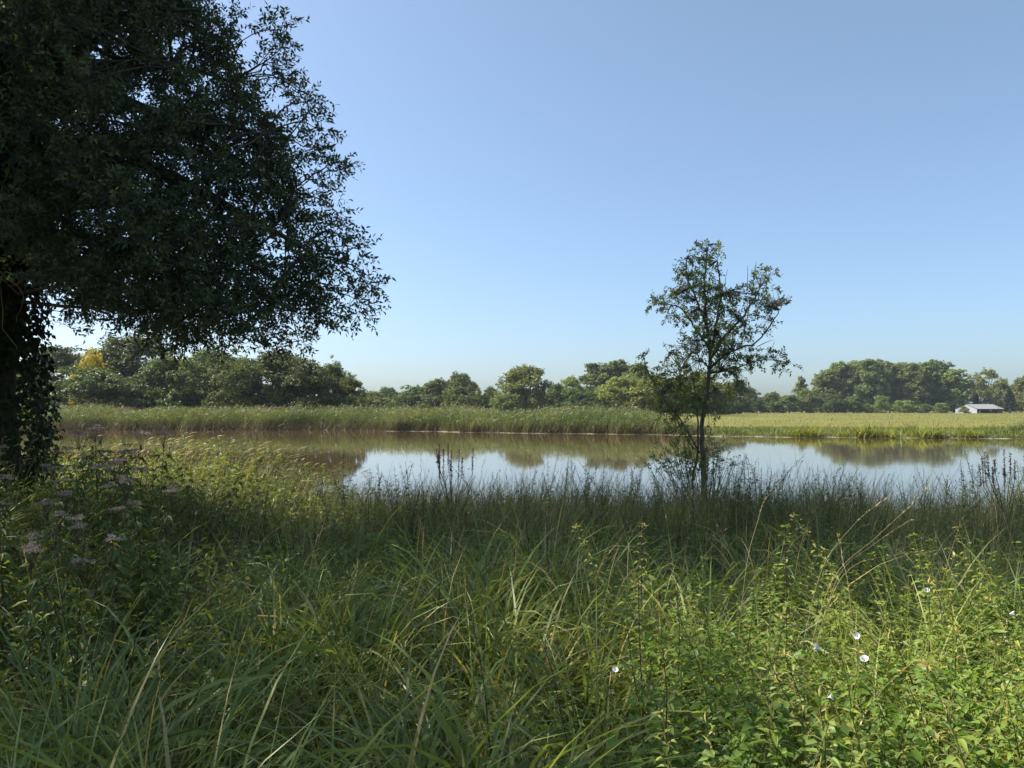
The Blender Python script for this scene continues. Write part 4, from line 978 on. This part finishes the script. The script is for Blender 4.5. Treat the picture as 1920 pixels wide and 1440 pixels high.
# --- hemp agrimony: tall leafy stems with dull pink flower heads
def agrimony_geo(seed, Hn, flower=True):
    r = np.random.default_rng(seed); gs, gl, gf = Geo(), Geo(), Geo()
    for st in range(1):
        K = 7; s = np.linspace(0, 1, K); ln = r.normal(size=2) * .14; h = Hn * (1 - .16 * st)
        C = np.stack([ln[0] * s ** 1.6 * h + .05 * st, ln[1] * s ** 1.6 * h, h * s], -1)
        tubes(gs, C[None], (.004 * (1.1 - s * .7))[None], 5, np.array([.6]))
        for i, q in enumerate(np.arange(.12, .96, .062 / h)):
            p = np.array([np.interp(q, s, C[:, k]) for k in range(3)]); a0 = (i % 2) * 1.57 + r.normal() * .3
            for sd in (0, math.pi):
                for lf in (-.55, 0, .55):
                    a = a0 + sd + lf + r.normal() * .12; sz = np.interp(q, [.1, .4, .95], [.09, .115, .07]) * (1 if lf == 0 else .75)
                    leaves6(gl, (p + np.array([math.cos(a0 + sd), math.sin(a0 + sd), 0]) * .012)[None], np.array([[math.cos(a), math.sin(a), r.uniform(-.35, .25)]]), np.array([[0, 0, 1.0]]) + r.normal(size=(1, 3)) * .3,
                            np.array([sz]), np.array([sz * .33]), np.array([np.clip(.5 + r.normal() * .2, 0, 1)]), droop=r.uniform(.2, .7))
        if not flower: continue
        top = C[-1]
        nb = 7
        for b_ in range(nb):
            a = b_ * 2.4; rr = .034 * math.sqrt((b_ + .3) / nb) * r.uniform(.8, 1.3); e_ = top + np.array([rr * math.cos(a), rr * math.sin(a), .05 + .02 * r.random() - rr * .25])
            tubes(gs, np.array([[top - np.array([0, 0, .035]), (top + e_) / 2 - np.array([0, 0, .01]), e_]]), np.array([[.0014, .001, .0008]]), 3, np.array([.6]))
            n = 24; d = rand_unit(r, n); d[:, 2] = np.abs(d[:, 2]); ps = e_ + d * np.array([.019, .019, .011]) * r.random((n, 1)) ** .4
            leaves(gf, ps, d + np.array([0, 0, .8]), rand_unit(r, n), r.uniform(.007, .012, n), r.uniform(.004, .007, n), np.clip(r.normal(.5, .3, n), 0, 1))
    return gs, gl, gf
def agrimony_proto(seed, Hn):
    gs, gl, gf = agrimony_geo(seed, Hn)
    return gs.mesh("stem", M['brown_seed']), gl.mesh("leaves", M['agrimony'], False), gf.mesh("flower_head", M['agrimony_flower'], False)
AP = [agrimony_proto(60 + i, 1.0) for i in range(5)]
AN = ("stem", "leaves", "flower_head")
ag = [(30, 905, 5.2), (62, 925, 5.0), (96, 905, 5.4), (108, 865, 5.8), (75, 880, 6.2), (12, 870, 6.3), (150, 935, 4.9), (40, 960, 4.5), (110, 965, 4.5), (20, 985, 4.2), (135, 1000, 4.2), (190, 945, 4.8), (210, 905, 5.3),
      (155, 880, 6.0), (240, 875, 5.8), (280, 870, 5.6), (300, 900, 5.2), (262, 920, 4.9), (225, 960, 4.5), (180, 1005, 4.1), (60, 1015, 3.9), (145, 1030, 3.8), (95, 840, 7.2), (140, 820, 7.0), (190, 800, 6.8), (205, 812, 6.3), (235, 806, 7.2),
      (275, 808, 6.6), (300, 812, 6.9), (45, 835, 7.6), (330, 860, 6.0), (255, 842, 7.5), (170, 845, 7.8), (15, 930, 4.8), (80, 990, 4.1), (120, 900, 5.6), (5, 895, 5.6), (215, 1010, 4.0), (50, 872, 6.8), (130, 878, 6.5)]
ORD = "first second third fourth fifth sixth seventh eighth ninth tenth eleventh twelfth thirteenth fourteenth fifteenth sixteenth seventeenth eighteenth nineteenth twentieth".split()
ORD += ["twenty-" + o for o in ORD[:9]] + ["thirtieth"] + ["thirty-" + o for o in ORD[:9]]
rows_ = {"topmost": [], "upper": [], "middle": [], "lower": [], "lowest": []}
for q in ag: rows_["topmost" if q[1] < 850 else "upper" if q[1] < 885 else "middle" if q[1] < 930 else "lower" if q[1] < 975 else "lowest"].append(q)
ia = 0
for rn, qs in rows_.items():
    for k_, (px, py, yd) in enumerate(sorted(qs)):
        p = P(px, py, yd); z = float(bank_z(np.array(p[0]), np.array(yd))); s_ = max(.5, (p[2] - z) / 1.05)
        plant("hemp_agrimony", zip(AN, AP[ia % 5]), (p[0], yd, z - .02), ia * 1.9, s_, "dull pink hemp agrimony, %s from the left edge in the clump's %s row" % (ORD[k_], rn), "wildflower", "hemp agrimony clump"); ia += 1
ga = Geo(); gas = Geo()
AG = [agrimony_geo(90 + i, 1.0, False) for i in range(3)]
for k_ in range(130):
    x_, y_ = r.uniform(-6.2, -1.6), r.uniform(3.4, 9.5)
    if x_ / y_ < -.74 or x_ / y_ > -.38: continue
    z = float(bank_z(np.array(x_), np.array(y_))); s_ = r.uniform(.7, 1.15)
    for q, dst in ((0, gas), (1, ga)): stamp(dst, AG[k_ % 3][q], (x_, y_, z), r.random() * 6.28, s_, r.normal(size=2) * .1, r.normal() * .12)
tag(gas.obj("herb_stems", M['brown_seed']), "brown stems under the pink-flowered clump on the left", "herbs", kind="stuff")
tag(ga.obj("herb_foliage", M['agrimony']), "leafy green growth below the pink-flowered clump on the left", "herbs", kind="stuff")
# leafy understorey of the clump
# --- spires and stems against the water
def spire_geo(seed, Hn):
    r = np.random.default_rng(seed); gs, gl = Geo(), Geo(); K = 7; s = np.linspace(0, 1, K); ln = r.normal(size=2) * .12
    C = np.stack([ln[0] * s ** 2, ln[1] * s ** 2, Hn * s], -1); tubes(gs, C[None], (.005 * (1.1 - s * .8))[None], 4, np.array([.4]))
    n = 90; q = .12 + .88 * r.random(n); p = np.stack([np.interp(q, s, C[:, k]) for k in range(3)], -1); a = r.random(n) * 6.28
    sz = np.interp(q, [0, .4, 1], [.07, .075, .025])
    leaves(gl, p, np.stack([np.cos(a), np.sin(a), r.uniform(-.2, .7, n)], -1), r.normal(size=(n, 3)) * .4 + np.array([0, 0, 1.0]), sz, sz * .26, np.clip(r.normal(.4, .2, n), 0, 1))
    return gs, gl
def spire_proto(seed, Hn):
    gs, gl = spire_geo(seed, Hn)
    return gs.mesh("stem", M['brown_seed']), gl.mesh("leaves", M['agrimony'], False)
SP = [spire_proto(200 + i, 1.0) for i in range(5)]
sp_sp = {1611: "tall leafy spire against the water, right of the young tree", 1735: "dark leafy spire against the bright water further right", 1822: "small thistle-like spire against the water near the right edge", 1110: "bushy spire alone against the bright water left of the young tree",
         840: "leafy spires beside the dark dock stalks", 1025: "slim leafy spire against the water right of the dock stalks"}
SPL = sorted([(1611, 868, 12.5), (1735, 880, 12.2), (1822, 868, 12.0), (1110, 862, 13.5), (840, 880, 13.6), (1025, 850, 14.0), (745, 890, 13.2), (770, 880, 13.8), (800, 885, 13.4), (865, 890, 14), (890, 885, 13.5), (930, 882, 14.2), (955, 892, 13.5), (985, 880, 14),
        (1000, 895, 13.2), (1050, 885, 14.2), (1075, 890, 13.8), (1095, 885, 13.2), (1122, 880, 13.6), (1150, 885, 14), (1175, 890, 13.4), (1195, 880, 14.3), (1390, 895, 13.5), (1420, 905, 13), (1450, 900, 13.5), (1580, 895, 12.6), (1625, 895, 12.3), (1660, 905, 12.5), (1700, 900, 12.2), (1770, 905, 12), (1850, 895, 12.3), (1520, 905, 12.8), (1240, 885, 13.8), (715, 870, 12.5), (690, 875, 12.2)])
for i, (px, py, yd) in enumerate(SPL):
    p = P(px, py, yd); z = float(bank_z(np.array(p[0]), np.array(yd)))
    plant("leafy_spire", zip(("stem", "leaves"), SP[i % 5]), (p[0], yd, z - .02), i * 2.2, max(.4, (p[2] - z)), sp_sp.get(px, "slim leafy stem against the water, %s from the left along the near bank" % ORD[i]), "wild plant", "leafy stems along the water's edge")
# bushy leafy stems between the grasses all down the bank
SG = [spire_geo(240 + i, 1.0) for i in range(5)]
gm = [Geo(), Geo()]; cnt = 0
while cnt < 540:
    y_ = math.sqrt(r.uniform(5.2 ** 2, 16.6 ** 2)); x_ = r.uniform(-.45, .75) * y_
    if y_ > float(near_shore(x_)) - .3 or vnoise(x_ * .9 + 12, y_ * .7 + 3) < .47: continue
    z = float(bank_z(np.array(x_), np.array(y_))); s_ = (.62 + .5 * vnoise(x_ * .9 + 12, y_ * .7 + 3) + .22 * float(sstep(9, 12, np.array(y_)))) * r.uniform(.7, 1.25); tl = r.normal(size=2) * .2; a_ = r.random() * 6.28; dt = r.normal() * .15
    for q in range(2): stamp(gm[q], SG[cnt % 5][q], (x_, y_, z - .02), a_, s_, tl, dt)
    cnt += 1
tag(gm[0].obj("bushy_stems", M['brown_seed']), "brown stems of the bushy herbs scattered over the bank", "herbs", kind="stuff")
tag(gm[1].obj("bushy_foliage", M['agrimony']), "small-leaved bushy herbs in mounds over the bank", "herbs", kind="stuff")
# flattened dead blades under the living ones
g = Geo(); n = 9000; x, y = spread(r, n, 1.3, 9.0, 1.0)
b = veg_base(x, y); b[:, 2] += r.random(n) * .32
ribbons(g, b, r.random(n) * 6.28, r.uniform(.25, .6, n), r.uniform(.006, .014, n), r.uniform(.7, 1.5, n), r.uniform(0, .8, n), 2, 1, r.normal(size=n), r.random(n))
tag(g.obj("dead_thatch", M['reed_dead']), "flattened dead tan blades under the green sedge", "grass", kind="stuff")
def dock_proto(seed, nb):
    r = np.random.default_rng(seed); gs, gf = Geo(), Geo()
    for i in range(nb):
        a = r.random() * 6.28; z0 = r.uniform(.42, .58); sp_ = r.uniform(.05, .21); top = r.uniform(.8, 1.0)
        C = np.array([[(0, 0, z0 * .3), (sp_ * .5 * math.cos(a), sp_ * .5 * math.sin(a), z0), (sp_ * math.cos(a), sp_ * math.sin(a), z0 + .2), (sp_ * 1.05 * math.cos(a), sp_ * 1.05 * math.sin(a), top)]])
        tubes(gs, C, np.array([[.004, .0035, .003, .002]]), 4, np.array([.3]))
        n = 110; q = r.random(n); p = C[0, 2] * (1 - q[:, None]) + C[0, 3] * q[:, None]
        leaves(gf, p + r.normal(size=(n, 3)) * .004, rand_unit(r, n) + np.array([0, 0, .5]), rand_unit(r, n), r.uniform(.010, .019, n), r.uniform(.006, .012, n), r.random(n))
    return gs.mesh("stem", M['brown_seed']), gf.mesh("seed_spike", M['purple_seed'], False)
for px, py, yd, sd, lb in [(848, 830, 13.3, 1, "dark brown dock stalks in a tuft against the water, left of middle"), (1882, 838, 11.5, 2, "tall purple-brown dock tuft against the water at the right edge")]:
    p = P(px, py, yd); z = float(bank_z(np.array(p[0]), np.array(yd)))
    plant("dock_plant", zip(("stem", "seed_spike"), dock_proto(sd, 11)), (p[0], yd, z), sd, p[2] - z, lb, "dock", "dock plants")
# bare thin stems in front of the water
g, gs = Geo(), Geo(); n = 420
px = r.uniform(690, 1920, n); yd = r.uniform(11.2, 14.6, n); x = (px - 960) / F_PX * yd
ok = (vnoise(px * .012, yd * 0) > .25) & (yd < near_shore(x)); x, yd = x[ok], yd[ok]; n = len(x)
C = ribbons(g, veg_base(x, yd), r.normal(.2, .8, n), r.uniform(.8, 1.45, n), r.uniform(.004, .008, n), np.abs(r.normal(.10, .14, n)), r.uniform(.0, .7, n), 5, 2.4, r.normal(size=n), r.uniform(0, .5, n), wprof=6)
T_ = unit(C[:, -1] - C[:, -2]); m = r.random(n) < .6
for j in range(5):
    leaves(gs, C[m, -1] - T_[m] * .05 * j, T_[m] + rand_unit(r, m.sum()) * .5, rand_unit(r, m.sum()), r.uniform(.04, .08, m.sum()), r.uniform(.008, .016, m.sum()), r.random(m.sum()))
tag(g.obj("water_edge_stems", M['grass']), "thin bare grass stems standing against the bright water", "grass", kind="stuff")
tag(gs.obj("water_edge_heads", M['brown_seed']), "loose brown seed heads on the stems before the water", "grass", kind="stuff")
# --- single dry stalks
def stalk(pts, lb, w=.006, head=True, name="dry_grass_stalk"):
    pts = np.array([P(*q) for q in pts]); o0 = pts[0].copy(); z = float(bank_z(np.array(o0[0]), np.array(o0[1])))
    e = empty(name, (o0[0], o0[1], z), lb, "grass stalk", "dry stalks that stand out"); off = np.array([o0[0], o0[1], z])
    dd = unit(pts[1] - o0); foot_ = o0 - dd * .5; foot_[2] = z - .02
    pts = np.concatenate([[foot_, (foot_ * .45 + o0 * .55)], pts]) - off
    g = Geo(); C, _ = tube1(g, pts, np.linspace(w * .22, w * .11, len(pts)), 5, tone=.5, sub=6); g.obj("stem", M['straw'], e)
    if head:
        g = Geo(); n = 26; k = len(C) - 1; q = r.random(n) * .34; i_ = ((1 - q) * k).astype(int); T_ = unit(C[np.minimum(i_ + 1, k)] - C[np.maximum(i_ - 1, 0)])
        leaves(g, C[i_], T_ + rand_unit(r, n) * .3, rand_unit(r, n), r.uniform(.018, .035, n), r.uniform(.0025, .005, n), r.uniform(.3, 1, n)); g.obj("seed_head", M['straw'], e)["kind"] = "stuff"
stalk([(1560, 1090, 3.6), (1640, 1010, 3.7), (1700, 955, 3.8), (1745, 908, 3.9)], "longest straw-coloured stalk slanting up over the bright patch", .007)
stalk([(1580, 1080, 3.6), (1680, 1040, 3.7), (1740, 1035, 3.7), (1790, 1026, 3.8)], "dry stalk arching right over the bright patch's top", .007)
stalk([(1540, 1070, 3.7), (1600, 985, 3.8), (1640, 950, 3.9), (1662, 935, 3.9)], "dry stalk left of the longest slanting one", .006)
stalk([(1570, 1085, 3.6), (1640, 1020, 3.7), (1690, 985, 3.75), (1712, 974, 3.8)], "dry stalk just below the longest slanting one", .006)
stalk([(1592, 1110, 3.4), (1580, 1050, 3.5), (1572, 1005, 3.5)], "short straw stalk crossing the slanting dry stalks", .006)
stalk([(1400, 1060, 4.2), (1420, 980, 4.3), (1440, 930, 4.5), (1500, 892, 4.7)], "brown-headed reed stalk leaning right before the water's edge", .007)
stalk([(580, 1080, 3.8), (600, 1000, 4.0), (640, 978, 4.1)], "pale feathery grass head leaning right in the left shade", .006)
stalk([(480, 1040, 4.2), (530, 985, 4.5), (600, 950, 4.8), (640, 940, 5.0)], "long thin pale stalk slanting over the shaded left grass", .005)
stalk([(540, 960, 6.0), (560, 930, 6.0), (585, 908, 6.1)], "pale grass head above the left shade line", .006)

# ------------------------------------------------------------------ summer haze over the whole place
g = Geo(); box(g, (-1000, -95, -3), (1000, 1080, 48))
hm_, nt, N, L = new_mat("haze")
pv = N("ShaderNodeVolumePrincipled"); pv.inputs["Color"].default_value = (.82, .90, 1, 1); pv.inputs["Density"].default_value = .00013; pv.inputs["Anisotropy"].default_value = .3
om = N("ShaderNodeOutputMaterial"); L(pv.outputs[0], om.inputs[1])
tag(g.obj("haze", hm_, None, False), "thin blue summer haze over pond and meadow", "haze", kind="stuff")
